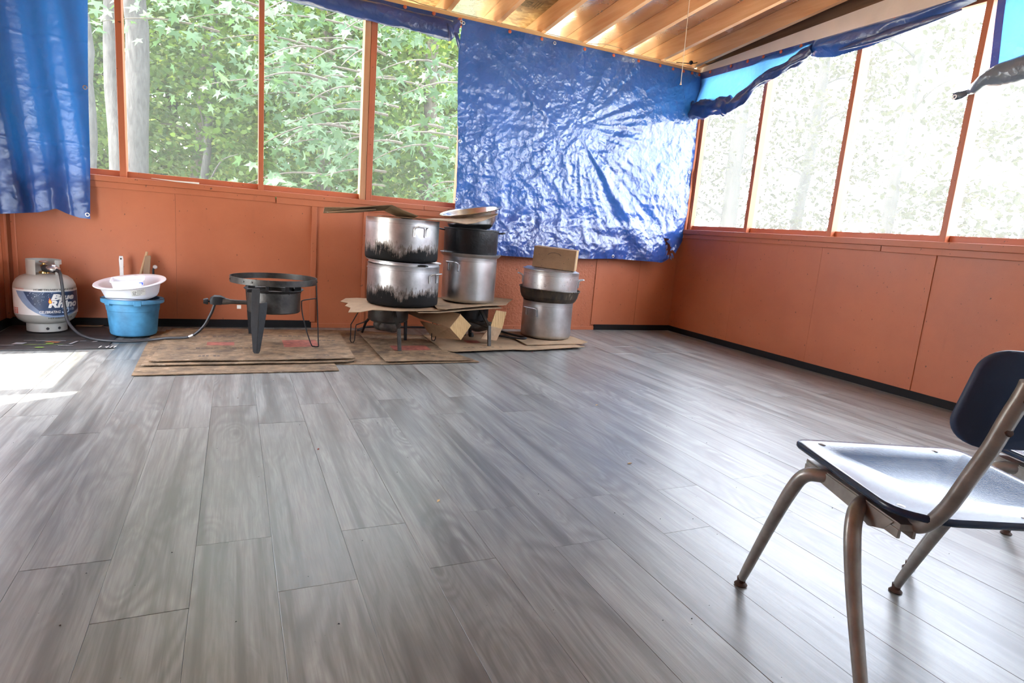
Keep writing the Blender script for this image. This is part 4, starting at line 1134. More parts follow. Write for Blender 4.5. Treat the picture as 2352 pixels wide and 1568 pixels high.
# ---- two low burners
def low_burner(c, label, mirror):
    t = thing('low_burner', label, 'burner', c, group=None)
    C_ = Vector(c)
    ob('burner_bowl', lathe(B(), [(0, .150), (.115, .150), (.132, .160), (.137, .175), (.137, .245), (.142, .248), (.142, .251), (.133, .248), (.131, .18), (.11, .158), (0, .158)], 44, C_), M['black_iron' if mirror else 'greasy'], t, smooth=40)
    bm = B()
    for q in (((-.055, -.05, .145), (-.02, -.06, .125), (.03, -.06, .125), (.065, -.05, .145)), ((-.07, .02, .15), (-.04, .0, .118), (.04, .01, .118), (.08, .03, .15))) if not mirror else (((-.06, -.03, .150), (-.02, -.05, .118), (.06, -.05, .110), (.16, -.04, .112)),):
        tube(bm, catmull([C_ + Vector(p) for p in q], 5), [.032, .04, .044, .044, .042, .036, .034, .036, .042, .044, .044, .042, .038, .034, .03, .026], 14)
    ob('burner_head', bm, M['cast'], t, smooth=50)
    def bent_leg(top, knee, foot, w, top2=None, nm='leg', mat='black_iron'):
        bm = B()
        for tp in ([top] if top2 is None else [top, top2]):
            tube(bm, [C_ + Vector(tp), C_ + Vector(knee)], [w * .8, w], 4, up=(1, 1, 0))
        tube(bm, [C_ + Vector(knee) + Vector((0, 0, .01)), C_ + Vector(knee), C_ + Vector(foot)], [w * .8, w, w * .95], 4, up=(1, 1, 0))
        ob(nm, bm, M[mat], t)
    def wire_leg(top1, top2, knee, foot, sp, nm='wire_leg'):
        k = Vector(knee); f = Vector(foot); s = Vector(sp)
        pts = [Vector(top1), k - s * .55, k - s * .5 + (f - k) * .08, f - s * .45 + Vector((0, 0, .015)), f - s * .25, f + s * .25, f + s * .45 + Vector((0, 0, .015)), k + s * .5 + (f - k) * .08, k + s * .55, Vector(top2)]
        ob(nm, tube(B(), [C_ + p for p in pts], .0036, 8), M['black_iron'], t, smooth=60)
    ob('pot_ring', lathe(B(), [(.150, .250), (.160, .250), (.160, .258), (.150, .258)], 40, C_, closed=True), M['black_iron'], t)
    if not mirror:
        bent_leg((.005, -.14, .245), (.010, -.275, .135), (.013, -.313, .001), .016, mat='greasy')
        bent_leg((.13, .02, .24), (.135, .035, .14), (.142, .05, .001), .014)
        bent_leg((-.09, .10, .17), (-.10, .25, .10), (-.10, .38, .002), .011)
        wire_leg((-.19, -.03, .248), (-.135, -.02, .155), (-.238, -.03, .125), (-.243, -.035, .006), (.030, -.01, 0))
    else:
        bent_leg((.03, -.13, .245), (.065, -.240, .135), (.065, -.262, .001), .015, (-.045, -.125, .165), mat='greasy')
        bent_leg((.05, .10, .17), (.06, .13, .10), (.065, .14, .001), .015)
        wire_leg((-.20, -.06, .24), (-.14, -.06, .17), (-.29, -.08, .15), (-.297, -.085, .006), (.030, -.01, 0))
        ob('control_knob', lathe(B(), [(0, 0), (.018, 0), (.020, .012), (.013, .03), (0, .03)], 10, C_ + Vector((-.03, -.14, .045)), ), M['black_iron'], t)
    return t
low_burner((-2.932, -.63, .012), 'low scorched gas burner carrying the two blackened pots', False)
low_burner((-2.302, -.55, .018), 'low black gas burner under the bright tall pot, corrugated flaps beside it', True)
hp = catmull([(-3.06, -.22, .02), (-2.98, -.16, .035), (-2.8, -.12, .03), (-2.5, -.10, .024), (-2.36, -.28, .034), (-2.33, -.55, .05)], 8)
tag(ob('gas_hose', tube(B(), hp, .0085, 8), M['rubber'], None, loc=(-2.8, -.15, .02), smooth=True), 'black gas hose lying along the wall behind the two low burners', 'hose')
hp = catmull([(-2.14, -.58, .125), (-2.05, -.50, .10), (-1.98, -.40, .055), (-1.92, -.46, .042), (-1.87, -.56, .040), (-1.86, -.63, .040), (-1.93, -.60, .034), (-2.05, -.46, .032)], 8)
tag(ob('gas_hose', tube(B(), hp, .0085, 8), M['rubber'], None, loc=(-1.95, -.45, .03), smooth=True), 'black gas hose looping from the right burner to behind the floor stock pot', 'hose')

# ---- cardboard laid over the low burners
zA = lambda x, y: .276 - .012 * sm(-3.1, -3.25, x) * (1) - .03 * sm(-3.10, -3.24, x) * sm(-.6, -.9, y)
card_sheet('torn cardboard sheet laid over the left low burner under the blackened pots', [(-3.235, -.50), (-3.20, -.60), (-3.232, -.68), (-3.205, -.74), (-3.236, -.83), (-3.17, -.90), (-3.10, -.925), (-2.93, -.955), (-2.70, -.93), (-2.58, -.86), (-2.56, -.42), (-3.18, -.38)], zA, .004, 'card_l', .004, 11)
zB = lambda x, y: .289 + .010 * math.sin((x + 2.7) * 6) * 0 + .012 * sm(-2.5, -2.05, x) - .004 * sm(-2.55, -2.8, x)
card_sheet('cardboard sheet laid over the right low burner under the tall pot, right end projecting', [(-2.665, -.90), (-2.62, -.925), (-2.42, -.80), (-2.27, -.75), (-2.085, -.715), (-2.02, -.60), (-1.875, -.36), (-2.02, -.28), (-2.55, -.30), (-2.63, -.6)], zB, .004, 'card', .003, 12)
card_sheet('narrow cardboard layer sticking out in front between the two low burners', [(-2.81, -.96), (-2.68, -.945), (-2.45, -.83), (-2.13, -.735), (-2.12, -.62), (-2.5, -.68), (-2.80, -.80)], lambda x, y: .2665 + .012 * sm(-2.55, -2.1, x), .004, 'card_l', .003, 13)
def flap_box(nm, label, pieces, mat='card_box', mats=None):
    c = pieces[0][0]
    t = thing(nm, label, 'cardboard', c)
    for i, q in enumerate(pieces):
        n = (Vector(q[1]) - Vector(q[0])).cross(Vector(q[2]) - Vector(q[1])).normalized() * .004
        bm = loft(B(), [[Vector(p) for p in q], [Vector(p) + n for p in q]])
        ob('corrugated_face' if (mats and mats[i] == 'card_cor') else 'panel', bm, M[mats[i] if mats else mat], t, smooth=False)
    return t
flap_box('folded_box', 'opened cardboard box hanging askew between the two low burners, ribbed side out', [
    [(-2.475, -.835, .246), (-2.380, -.800, .165), (-2.462, -.835, .066), (-2.560, -.870, .158)],
    [(-2.475, -.835, .250), (-2.560, -.870, .160), (-2.70, -.62, .180), (-2.62, -.58, .262)],
    [(-2.560, -.870, .158), (-2.462, -.835, .068), (-2.60, -.60, .040), (-2.70, -.62, .160)],
    [(-2.62, -.58, .258), (-2.70, -.62, .178), (-2.80, -.55, .215), (-2.74, -.50, .262)]], mats=['card_cor', 'card_box', 'card_box', 'card_box'])
flap_box('folded_box', 'bent cardboard flap hanging down at the right end of the burners', [
    [(-2.155, -.70, .262), (-2.055, -.665, .246), (-2.095, -.70, .125), (-2.205, -.74, .150)],
    [(-2.205, -.74, .150), (-2.095, -.70, .125), (-2.145, -.725, .040), (-2.285, -.76, .060)]], mats=['card_cor', 'card_l'])
flap_box('folded_box', 'small cardboard offcut behind the rear leg of the right burner', [[(-2.20, -.40, .10), (-2.06, -.38, .10), (-2.05, -.40, .045), (-2.20, -.42, .050)]], mats=['card_l'])

# ---- pots
def pot_handle(bm, r, a, z, w=.075, out=.042, drop=.055, rad=.0048):
    Mh = Matrix.Rotation(R(a), 4, 'Z')
    def Q(x, y, zz): return Mh @ Vector((x, y, zz))
    h = w / 2
    tube(bm, catmull([Q(r + .003, -h, z - drop), Q(r + .004, -h, z - .02), Q(r + .010, -h, z - .004), Q(r + out * .75, -h + .004, z + .004), Q(r + out, -h + .014, z + .005), Q(r + out, h - .014, z + .005), Q(r + out * .75, h - .004, z + .004), Q(r + .010, h, z - .004), Q(r + .004, h, z - .02), Q(r + .003, h, z - drop)], 4), rad, 8)
    for s in (-h, h):
        box(bm, r - .004, r + .004, s - .009, s + .009, z - drop - .006, z - .008, Mh)
        for dz in (.018, .038): lathe(bm, [(0, 0), (.004, 0), (.003, .002), (0, .0028)], 8, M=Mh @ Matrix.Translation((r + .004, s, z - dz - .006)) @ Matrix.Rotation(R(90), 4, 'Y'))
    return bm
def pot(nm, label, c, r, h, mat, handles=(), hz=None, cat='pot', hmat='alu2', wide=.082, rot=(0, 0, 0), groove=.032):
    t = thing(nm, label, cat, c, rot)
    g = h - groove
    ob('body', lathe(B(), [(0, 0), (r - .028, 0), (r - .012, .003), (r - .003, .012), (r, .028), (r, g), (r, h - .003), (r + .0015, h), (r - .004, h), (r - .005, h - .006), (r - .006, .02), (r - .03, .006), (0, .006)], 72), M[mat], t, world=False, smooth=35)
    ob('seam_line', lathe(B(), [(r - .001, g - .0007), (r + .0003, g - .0006), (r + .0003, g + .0006), (r - .001, g + .0007)], 72, closed=True), M['seam'], t, world=False)
    for a in handles:
        ob('handle', pot_handle(B(), r, a, hz or h - .05, wide), M[hmat], t, world=False, smooth=50)
    return t
p1 = pot('cooking_pot', 'wide aluminium pot blackened halfway up, lower one of the pair on the left burner', (-2.838, -.632, .287), .243, .272, 'alu_soot_high', (-49, 131), .225)
lid = thing('pot_lid', 'flat aluminium lid between the two blackened pots', 'lid', (-2.838, -.632, .560), (R(.6), R(.8), 0))
ob('disc', lathe(B(), [(0, .012), (.225, .012), (.238, .016), (.252, .020), (.2525, .024), (.238, .022), (.225, .018), (0, .018)], 72), M['alu2'], lid, world=False, smooth=40)
ob('inner_flange', lathe(B(), [(.226, .001), (.2385, .001), (.2385, .017), (.226, .017)], 64, closed=True), M['alu2'], lid, world=False)
tag(ob('spoon', tube(B(), [(-2.80, -.86, .5665), (-2.79, -.885, .5685), (-2.765, -.895, .569), (-2.745, -.893, .569)], [.006, .011, .011, .006], 10, sx=.7, sy=1.6), M['black_iron'], None, loc=(-2.78, -.88, .567)), 'black spoon handle poking out under the pot lid of the left stack', 'utensil')
p2 = pot('cooking_pot', 'aluminium pot with a burnt black base on top of the left stack, cardboard across it', (-2.858, -.632, .586), .245, .276, 'alu_soot_low', (-77, 103), .228)
p3 = pot('stock_pot', 'bright polished tall pot standing on the right low burner', (-2.308, -.50, .301), .198, .332, 'alu', (-146, 34), .285, wide=.088)
rim = thing('pot_lid', 'wide dull upturned lid on the bright tall pot under the black pot', 'lid', (-2.308, -.50, .632))
ob('disc', lathe(B(), [(0, .004), (.19, .004), (.201, -.002), (.207, 0), (.224, .020), (.226, .024), (.220, .023), (.204, .012), (.19, .010), (0, .010)], 72), M['alu2'], rim, world=False, smooth=40)
p4 = thing('black_pot', 'black iron pot under the tilted steel bowl', 'pot', (-2.312, -.50, .643))
ob('body', lathe(B(), [(0, 0), (.176, 0), (.192, .006), (.196, .02), (.199, .178), (.203, .181), (.203, .188), (.198, .19), (.194, .182), (.188, .012), (0, .008)], 64), M['black_pot'], p4, world=False, smooth=40)
for a in (-16, 164):
    Mh = Matrix.Rotation(R(a), 4, 'Z')
    bm = tube(B(), catmull([Mh @ Vector(p) for p in ((.196, -.045, .168), (.228, -.04, .172), (.243, -.02, .176), (.243, .02, .176), (.228, .04, .172), (.196, .045, .168))], 5), .008, 8, sx=.7)
    ob('handle', bm, M['black_pot'], p4, world=False, smooth=True)
sb = thing('steel_bowl', 'shiny stainless mixing bowl tilted on top of the black pot', 'bowl', (-2.295, -.50, .806), (R(3), R(-13), 0))
ob('bowl', lathe(B(), [(0, .012), (.09, .012), (.125, .020), (.158, .044), (.184, .085), (.199, .130), (.205, .150), (.228, .156), (.2305, .160), (.228, .162), (.204, .1555), (.195, .131), (.180, .087), (.154, .047), (.122, .023), (0, .016)], 72), M['stainless'], sb, world=False, smooth=50)
# cardboard across the tops of both stacks
zt = lambda x, y: .8665 + .15 * sm(-2.72, -2.42, x) * max(0, y + .86) + .060 * sm(-2.50, -2.16, x) * (1 - .35 * sm(-.7, -.95, y)) - .010 * sm(-2.62, -2.52, x) * sm(-2.40, -2.52, x)
tc = card_sheet('brown cardboard spanning the left pots and the tilted bowl, folded flap at left', [(-3.02, -.56), (-2.95, -.84), (-2.80, -.90), (-2.62, -.915), (-2.50, -.90), (-2.36, -.83), (-2.235, -.755), (-2.20, -.71), (-2.30, -.66), (-2.48, -.62), (-2.75, -.50)], zt, .004, 'card', .0025, 15)
bm = B(); rr2 = []
for x, ya, yb, z in ((-2.83, -.66, -.90, .876), (-2.92, -.62, -.86, .906), (-2.985, -.60, -.83, .931), (-3.06, -.60, -.80, .921), (-3.20, -.62, -.79, .898), (-3.385, -.68, -.73, .882)):
    rr2.append([(x, ya, z - .022), (x, yb, z + .012), (x, yb, z + .008), (x, ya, z - .026)])
ob('folded_flap', loft(bm, rr2), M['card'], tc, smooth=False)
bm = B(); loft(bm, [[(-3.08, -.62, .912), (-3.08, -.81, .908), (-3.08, -.81, .905), (-3.08, -.62, .909)], [(-3.22, -.66, .897), (-3.22, -.82, .890), (-3.22, -.82, .887), (-3.22, -.66, .894)], [(-3.37, -.72, .866), (-3.37, -.76, .865), (-3.37, -.76, .862), (-3.37, -.72, .863)]])
ob('folded_flap', bm, M['card_l'], tc, smooth=False)

# ---- right hand stack
ST = Vector((-1.618, -.482, .031))
pot('stock_pot', 'tall aluminium stock pot on the floor cardboard, lowest of the right stack', ST, .199, .288, 'alu2', (-156, 24), .235, wide=.10)
pan = thing('roasting_pan', 'burnt black round pan between two aluminium pots in the right stack', 'pan', ST + Vector((0, 0, .2755)), (R(1), R(1.2), 0))
ob('body', lathe(B(), [(0, .012), (.185, .012), (.205, .018), (.218, .034), (.222, .047), (.226, .050), (.236, .100), (.241, .108), (.2445, .110), (.243, .113), (.236, .110), (.229, .100), (.216, .05), (.20, .024), (0, .018)], 72), M['pan'], pan, world=False, smooth=30)
bm = B()
for i in range(5): tube(bm, [(.2435 * math.cos(R(-75 + i * 7)), .2435 * math.sin(R(-75 + i * 7)), .110), (.2475 * math.cos(R(-72 + i * 7)), .2475 * math.sin(R(-72 + i * 7)), .107)], .004, 6)
ob('crumpled_rim', bm, M['pan'], pan, world=False)
pot('cooking_pot', 'speckled rusty aluminium pot sitting in the burnt pan with a box on its lid', ST + Vector((0, 0, .300)), .219, .226, 'alu_spot', (-26, 154), .175, rot=(R(1), R(1.4), 0), wide=.07)
l2 = thing('pot_lid', 'flat aluminium lid under the cardboard box of the right stack', 'lid', ST + Vector((.002, 0, .5265)), (R(1), R(1.4), 0))
ob('disc', lathe(B(), [(0, .004), (.195, .004), (.205, .001), (.2225, .001), (.2225, .005), (.208, .008), (.196, .016), (0, .018)], 64), M['alu2'], l2, world=False, smooth=40)
bxo = thing('cardboard_box', 'small brown cardboard box with a smile-shaped hand slot on the right stack', 'box', ST + Vector((.02, -.02, .5475)), (R(1), R(2.2), R(-36)))
bm = box(B(), -.165, .165, -.095, .095, 0, .158)
ob('carton', bm, M['card_box'], bxo, world=False, bevel=.002)
pts = [(.052 * math.sin(R(a)) * 1.0, -.0955, .098 + .026 * math.cos(R(a)) - .0) for a in range(-82, 83, 12)]
ob('hand_slot', tube(B(), pts, .0018, 6), M['dark_ink'], bxo, world=False)
bm = B()
for x, z, a in ((-.09, .06, .5), (.08, .05, -.4), (-.09, .012, 0), (.075, .008, .3), (.11, .09, 1), (-.12, .10, .2)):
    box(bm, -.004, .004, -.0005, .0005, -.0012, .0012, Matrix.Translation((x, -.0955, z)) @ Matrix.Rotation(a, 4, 'Y'))
ob('staple_mark', bm, M['ink'], bxo, world=False)
bm = box(B(), .1655, .1662, -.05, .05, .0, .158)
ob('seam_tape', bm, M['card_cor'], bxo, world=False)

# ================================================================== CHAIRS
CA = R(-21)
def make_chair(label):
    t = thing('school_chair', label, 'chair', (-2.631, -4.095, 0), (0, 0, CA), 'row of school chairs')
    def outline(w, d, rf, rb):
        pts = []
        for sx, sy, r, a0 in ((1, 1, rf, 0), (-1, 1, rf, 90), (-1, -1, rb, 180), (1, -1, rb, 270)):
            for i in range(9):
                a = R(a0 + 90 * i / 8); pts.append((sx * (w - r) + r * math.cos(a), sy * (d - r) + r * math.sin(a)))
        return pts
    def dish(x, y):
        q = max(0, 1 - (x / .20) ** 2) * max(0, 1 - ((y + .03) / .19) ** 2)
        return .432 - .034 * q ** .8 - .012 * sm(.12, .20, y) * 0 + .010 * sm(-.12, -.20, y) * (1 - .3 * (x / .2) ** 2)
    def slab(o, f, th, ring=(1, .985, .93, .82, .66, .48, .3, .12)):
        bm = B(); cen = Vector((0, 0))
        tops = [[bm.verts.new(f(x * s, y * s, th if k else th * .72)) for x, y in o] for k, s in enumerate(ring)]
        bots = [[bm.verts.new(f(x * s, y * s, 0 if k else th * .28)) for x, y in o] for k, s in enumerate(ring)]
        n = len(o)
        for rs in (tops, bots):
            for a, b in zip(rs[:-1], rs[1:]):
                for i in range(n): bm.faces.new((a[i], a[(i+1) % n], b[(i+1) % n], b[i]))
            bm.faces.new(rs[-1])
        for i in range(n): bm.faces.new((tops[0][i], tops[0][(i+1) % n], bots[0][(i+1) % n], bots[0][i]))
        return bm
    o = outline(.197, .195, .030, .085)
    ob('seat', slab(o, lambda x, y, h: Vector((x, y, dish(x, y) - .014 + h)), .014), M['navy'], t, world=False, smooth=60)
    for x, y in ((-.142, .166), (.122, .166), (-.158, -.118), (.085, -.118), (.142, -.118)):
        Ms = Matrix.Translation((x, y, dish(x, y) - .0005))
        ob('screw', lathe(B(), [(0, .0022), (.005, .002), (.0085, .0006), (.0085, -.001), (0, -.001)], 12, M=Ms), M['leg'], t, world=False)
    ob_ = [(x * (1 - .5 * y), y) for x, y in outline(.190, .078, .034, .045)]
    def bk(x, y, h): return Vector((x + .020, -.206 - .042 * (1 - (x / .19) ** 2) - .16 * y - h, .650 + y - .012 * (1 - (x / .19) ** 2) * (y < 0)))
    ob('backrest', slab(ob_, bk, .014), M['navy_matte'], t, world=False, smooth=60)
    for s in (-1, 1):
        ch = B()
        for z0, z1, x0, x1 in ((.386, .399, -.176, -.146), (.372, .388, -.178, -.172), (.372, .388, -.150, -.144)):
            loft(ch, [[(s * x0, -.150, z0), (s * x1, -.150, z0), (s * x1, -.150, z1), (s * x0, -.150, z1)], [(s * x0, .158, z0), (s * x1, .158, z0), (s * x1, .158, z1), (s * x0, .158, z1)]])
        ob('seat_rail', ch, M['leg'], t, world=False, bevel=.001)
        ob('rail_bracket', loft(B(), [[(s * -.1785, .156, .396), (s * -.1785, .11, .372), (s * -.1785, -.02, .366), (s * -.1785, -.075, .358), (s * -.1785, -.115, .372), (s * -.1785, -.135, .396)], [(s * -.1765, .156, .396), (s * -.1765, .11, .372), (s * -.1765, -.02, .366), (s * -.1765, -.075, .358), (s * -.1765, -.115, .372), (s * -.1765, -.135, .396)]]), M['leg'], t, world=False)
        p = catmull([(s * -.150, .070, .388), (s * -.176, .092, .386), (s * -.196, .122, .372), (s * -.204, .150, .325), (s * -.206, .205, .215), (s * -.207, .280, .055), (s * -.208, .294, .020)], 6)
        rr_ = [.0150 if i < len(p) * .5 else .0150 - .0055 * (i / len(p) - .5) * 2 for i in range(len(p))]
        lg = ob('leg', tube(B(), p, rr_, 14), M['leg'], t, world=False, smooth=60)
        ob('glide', lathe(B(), [(0, 0), (.014, 0), (.0165, .003), (.013, .007), (.010, .009), (.011, .022), (0, .022)], 14, (s * -.208, .297, 0)), M['rust'], lg, world=False, smooth=40)
        p = catmull([(s * -.150, -.025, .388), (s * -.178, -.045, .386), (s * -.198, -.062, .372), (s * -.207, -.082, .325), (s * -.203, -.115, .215), (s * -.198, -.180, .055), (s * -.197, -.193, .020)], 6)
        lg = ob('leg', tube(B(), p, rr_, 14), M['leg'], t, world=False, smooth=60)
        ob('glide', lathe(B(), [(0, 0), (.014, 0), (.0165, .003), (.013, .007), (.010, .009), (.011, .022), (0, .022)], 14, (s * -.197, -.196, 0)), M['rust'], lg, world=False, smooth=40)
        p = catmull([(s * -.135, .02, .376), (s * -.137, -.08, .381), (s * -.140, -.130, .389), (s * -.142, -.166, .409), (s * -.141, -.198, .455), (s * -.140, -.228, .525), (s * -.140, -.252, .580), (s * -.140, -.268, .628), (s * -.139, -.284, .674), (s * -.139, -.288, .690)], 8)
        u = ob('back_upright', tube(B(), p, .0125, 16), M['leg'], t, world=False, smooth=60)
        for z, y in ((.612, -.2625), (.664, -.2805)):
            ob('bolt', lathe(B(), [(0, .004), (.0055, .003), (.0065, 0), (0, 0)], 10, M=Matrix.Translation((s * -.140, y - .0118, z - .002)) @ Matrix.Rotation(R(64), 4, 'X')), M['rust'], u, world=False)
    return t
chair = make_chair('navy plastic school chair with tan tubular legs, nearest one at the right')
c2 = copy_tree(chair); c2.location = (-2.086, -4.177, 0); c2['label'] = 'second navy school chair, mostly hidden behind the nearest chair back'
c3 = copy_tree(chair); c3.location = (-1.514, -4.129, 0); c3['label'] = 'third navy school chair at the right edge of the frame, past the second chair'
def _seen_label(o): return o

# ================================================================== SMALL THINGS
def chip(nm, label, x, y, a, l, w, mat, cat='scrap'):
    Mc = Matrix.Translation((x, y, .0)) @ Matrix.Rotation(a, 4, 'Z')
    bm = loft(B(), [[Mc @ Vector(p) for p in ((-l, 0, .0005), (0, -w, .001), (l, 0, .001), (0, w, .0005))], [Mc @ Vector(p) for p in ((-l, 0, .002), (0, -w, .005), (l, 0, .0025), (0, w, .004))]])
    tag(ob(nm, bm, M[mat], None, loc=(x, y, 0)), label, cat)
chip('wood_chip', 'pale wood chip on the planks in the middle of the open floor', -2.515, -2.958, .1, .011, .003, 'chip')
chip('wood_chip', 'pale curled wood chip on the planks close to the photographer', -3.322, -3.088, .8, .010, .004, 'chip')
chip('wood_chip', 'tiny straw coloured chip on the bluish planks right of the middle', -2.21, -2.227, .3, .009, .002, 'chip')
chip('leaf_scrap', 'tiny dark red scrap on the floor in front of the right burner', -1.955, -.946, .4, .007, .005, 'red_leaf')
chip('leaf_scrap', 'small reddish scrap on the planks left of the middle', -3.62, -2.57, .9, .006, .003, 'red_leaf')
rs = random.Random(5); bm = B()
for i in range(150):
    x, y = rs.uniform(-4.6, -.3), rs.uniform(-4.2, -1.4); s = rs.uniform(.0012, .0032)
    a = rs.random() * 6.28
    v = [bm.verts.new((x + s * math.cos(a + k * 2.1), y + s * math.sin(a + k * 2.1) * .7, .0004)) for k in range(3)] + [bm.verts.new((x, y, s * .8))]
    for f in ((0, 1, 3), (1, 2, 3), (2, 0, 3), (0, 2, 1)): bm.faces.new([v[k] for k in f])
tag(ob('crumbs', bm, M['ink'], None, loc=(-2.5, -2.6, 0)), 'dark grit and crumbs scattered over the grey planks', 'grit', kind='stuff')
bm = loft(B(), [[(-4.395, -.0275, .991), (-4.395, -.0275, .993), (-4.395, -.020, .993), (-4.395, -.020, .991)], [(-4.25, -.030, .983), (-4.25, -.030, .991), (-4.25, -.020, .991), (-4.25, -.020, .983)], [(-4.115, -.031, .982), (-4.115, -.031, .993), (-4.115, -.021, .993), (-4.115, -.021, .982)]])
tag(ob('wood_splinter', bm, M['white_paint'], None, loc=(-4.25, -.025, .985)), 'bare white wood splinter lifting along the orange back sill', 'scrap')

# ================================================================== TREES OUTSIDE
def star_leaf(five=True):
    """sweetgum leaf, flat in xy with the tip along +y; verts and triangle fan."""
    rim = []
    if five:
        lob = [(-128, .62), (-66, .92), (0, 1.0), (66, .92), (128, .62)]
        for i, (a, l) in enumerate(lob):
            rim += [(a - 15, l * .60), (a, l), (a + 15, l * .60)]
            if i < 4: rim.append(((a + lob[i + 1][0]) / 2, .38))
        rim.append((180, .22))
    else:
        rim = [(-140, .45), (-50, .55), (0, 1.0), (50, .55), (140, .45)]
    v = [(0, .0, .0)] + [(math.sin(R(a)) * l, math.cos(R(a)) * l, -.10 * l * l) for i, (a, l) in enumerate(rim)]
    n = len(rim)
    f = [(0, 1 + (i + 1) % n, 1 + i) for i in range(n)]
    return np.array(v, np.float32), np.array(f, np.int32)
LEAF5 = star_leaf(True); LEAF3 = star_leaf(False)
def leaf_frames(P, n_up=.8, droop=.35, seed=0, out=None):
    g = np.random.default_rng(seed); n = len(P)
    nrm = g.normal(0, 1, (n, 3)) * .55; nrm[:, 2] += n_up
    if out is not None: nrm += out
    nrm /= np.linalg.norm(nrm, axis=1)[:, None]
    d = g.normal(0, 1, (n, 3)); d[:, 2] -= droop * 1.6
    d -= nrm * (d * nrm).sum(1)[:, None]; d /= np.linalg.norm(d, axis=1)[:, None] + 1e-9
    return np.cross(d, nrm), d, nrm
def leaves_obj(name, P, size, mat, parent, tmpl=LEAF3, seed=0, n_up=.8, droop=.35, out=None):
    P = np.asarray(P, np.float32); n = len(P); g = np.random.default_rng(seed + 1)
    X, Y, Z = leaf_frames(P, n_up, droop, seed, out)
    s = (size * g.uniform(.6, 1.25, n)).astype(np.float32)
    tv, tf = tmpl
    V = P[:, None, :] + s[:, None, None] * (tv[None, :, 0:1] * X[:, None, :] + tv[None, :, 1:2] * Y[:, None, :] + tv[None, :, 2:3] * Z[:, None, :])
    V -= np.array(wm(parent).translation, np.float32)
    F = (tf[None] + (np.arange(n) * len(tv))[:, None, None]).reshape(-1, 3)
    me = bpy.data.meshes.new(name)
    me.vertices.add(n * len(tv)); me.vertices.foreach_set('co', V.reshape(-1).astype(np.float32))
    me.loops.add(F.size); me.loops.foreach_set('vertex_index', F.reshape(-1).astype(np.int32))
    me.polygons.add(len(F)); me.polygons.foreach_set('loop_start', np.arange(0, F.size, 3, dtype=np.int32))
    me.update(calc_edges=True)
    me.materials.append(M[mat])
    o = bpy.data.objects.new(name, me); col.objects.link(o); o.parent = parent; o['kind'] = 'stuff'
    return o
def clumps(n, c, ext, k, sp, seed, flat=.45):
    """n leaf positions gathered into k flattened sprays inside an ellipsoid at c."""
    g = np.random.default_rng(seed)
    q = g.normal(0, 1, (k, 3)); q /= np.linalg.norm(q, axis=1)[:, None]
    q *= g.uniform(.35, 1, (k, 1)) ** .6
    cc = np.array(c) + q * np.array(ext)
    i = g.integers(0, k, n)
    return cc[i] + g.normal(0, 1, (n, 3)) * np.array([sp, sp, sp * flat]), cc
def trunk(name, base, top, r0, r1, mat, parent, wob=.06, seed=0, n=12):
    b, t = Vector(base), Vector(top)
    pts = [b.lerp(t, i / 13) + Vector((noise.noise(Vector((i * .45, seed, 0))), noise.noise(Vector((i * .45, seed, 5))), 0)) * wob for i in range(14)]
    rad = [r0 + (r1 - r0) * i / 13 + (r0 * .35 if i == 0 else 0) for i in range(14)]
    return ob(name, tube(B(), pts, rad, n, True, fn=lambda i, k, a: 1 + .06 * noise.noise(Vector((math.cos(a) * 2, math.sin(a) * 2, i * .8 + seed)))), M[mat], parent, smooth=60)
GZ = -.9
def tree(label, x, y, lean, h, r, bark, crown=None, group=None, branches=0, seed=0, name='tree'):
    t = thing(name, label, 'tree', (x, y, GZ), group=group)
    trunk('trunk', (x, y, GZ), (x + lean[0] * h, y + lean[1] * h, GZ + h), r, r * .55, bark, t, .10, seed)
    g = random.Random(seed)
    if branches:
        bm = B()
        for i in range(branches):
            z = GZ + h * (.25 + .6 * i / branches); a = g.random() * 6.28; l = g.uniform(.8, 2.0)
            p0 = Vector((x + lean[0] * (z - GZ), y + lean[1] * (z - GZ), z))
            tube(bm, catmull([p0, p0 + Vector((math.cos(a) * l * .5, math.sin(a) * l * .5, .25 * l)), p0 + Vector((math.cos(a) * l, math.sin(a) * l, .3 * l))], 4), [r * .25 * (1 - i_ / 10) for i_ in range(9)], 5)
        ob('branch', bm, M[bark], t, smooth=60)
    for cr in (crown or []):
        P, cc = clumps(cr['n'], cr['c'], cr['e'], cr['k'], cr['sp'], seed + 11 + len(t.children), cr.get('flat', .45))
        leaves_obj('foliage', P, cr['s'], cr['m'], t, cr.get('t', LEAF3), seed + 5, cr.get('up', .8))
    return t

# --- the sweetgum just outside the back screen; the leaves that show largest are parts of their own
sg = thing('sweetgum_tree', 'sweetgum with large pale star-shaped leaves close outside the back window', 'tree', (-.9, 2.9, GZ))
trunk('trunk', (-.9, 2.9, GZ), (-1.05, 3.0, 6.0), .16, .10, 'bark_dark', sg, .05, 3)
g = np.random.default_rng(21)
bmb = B(); near, rest = [], []
def spray(start, end, sag, nl, bucket, spread):
    s, e = Vector(start), Vector(end)
    pts = [s.lerp(e, k / 8) + Vector((0, 0, sag * math.sin(k / 8 * math.pi * .9))) for k in range(9)]
    tube(bmb, pts, [.016 - .0016 * k for k in range(9)], 5)
    for i in range(nl):
        t = g.uniform(.15, 1.05); p = s.lerp(e, min(t, 1)) + Vector((0, 0, sag * math.sin(min(t, 1) * math.pi * .9)))
        bucket.append((p.x + g.normal(0, spread), p.y + g.normal(0, spread), p.z + g.normal(0, spread * .55) - .05))
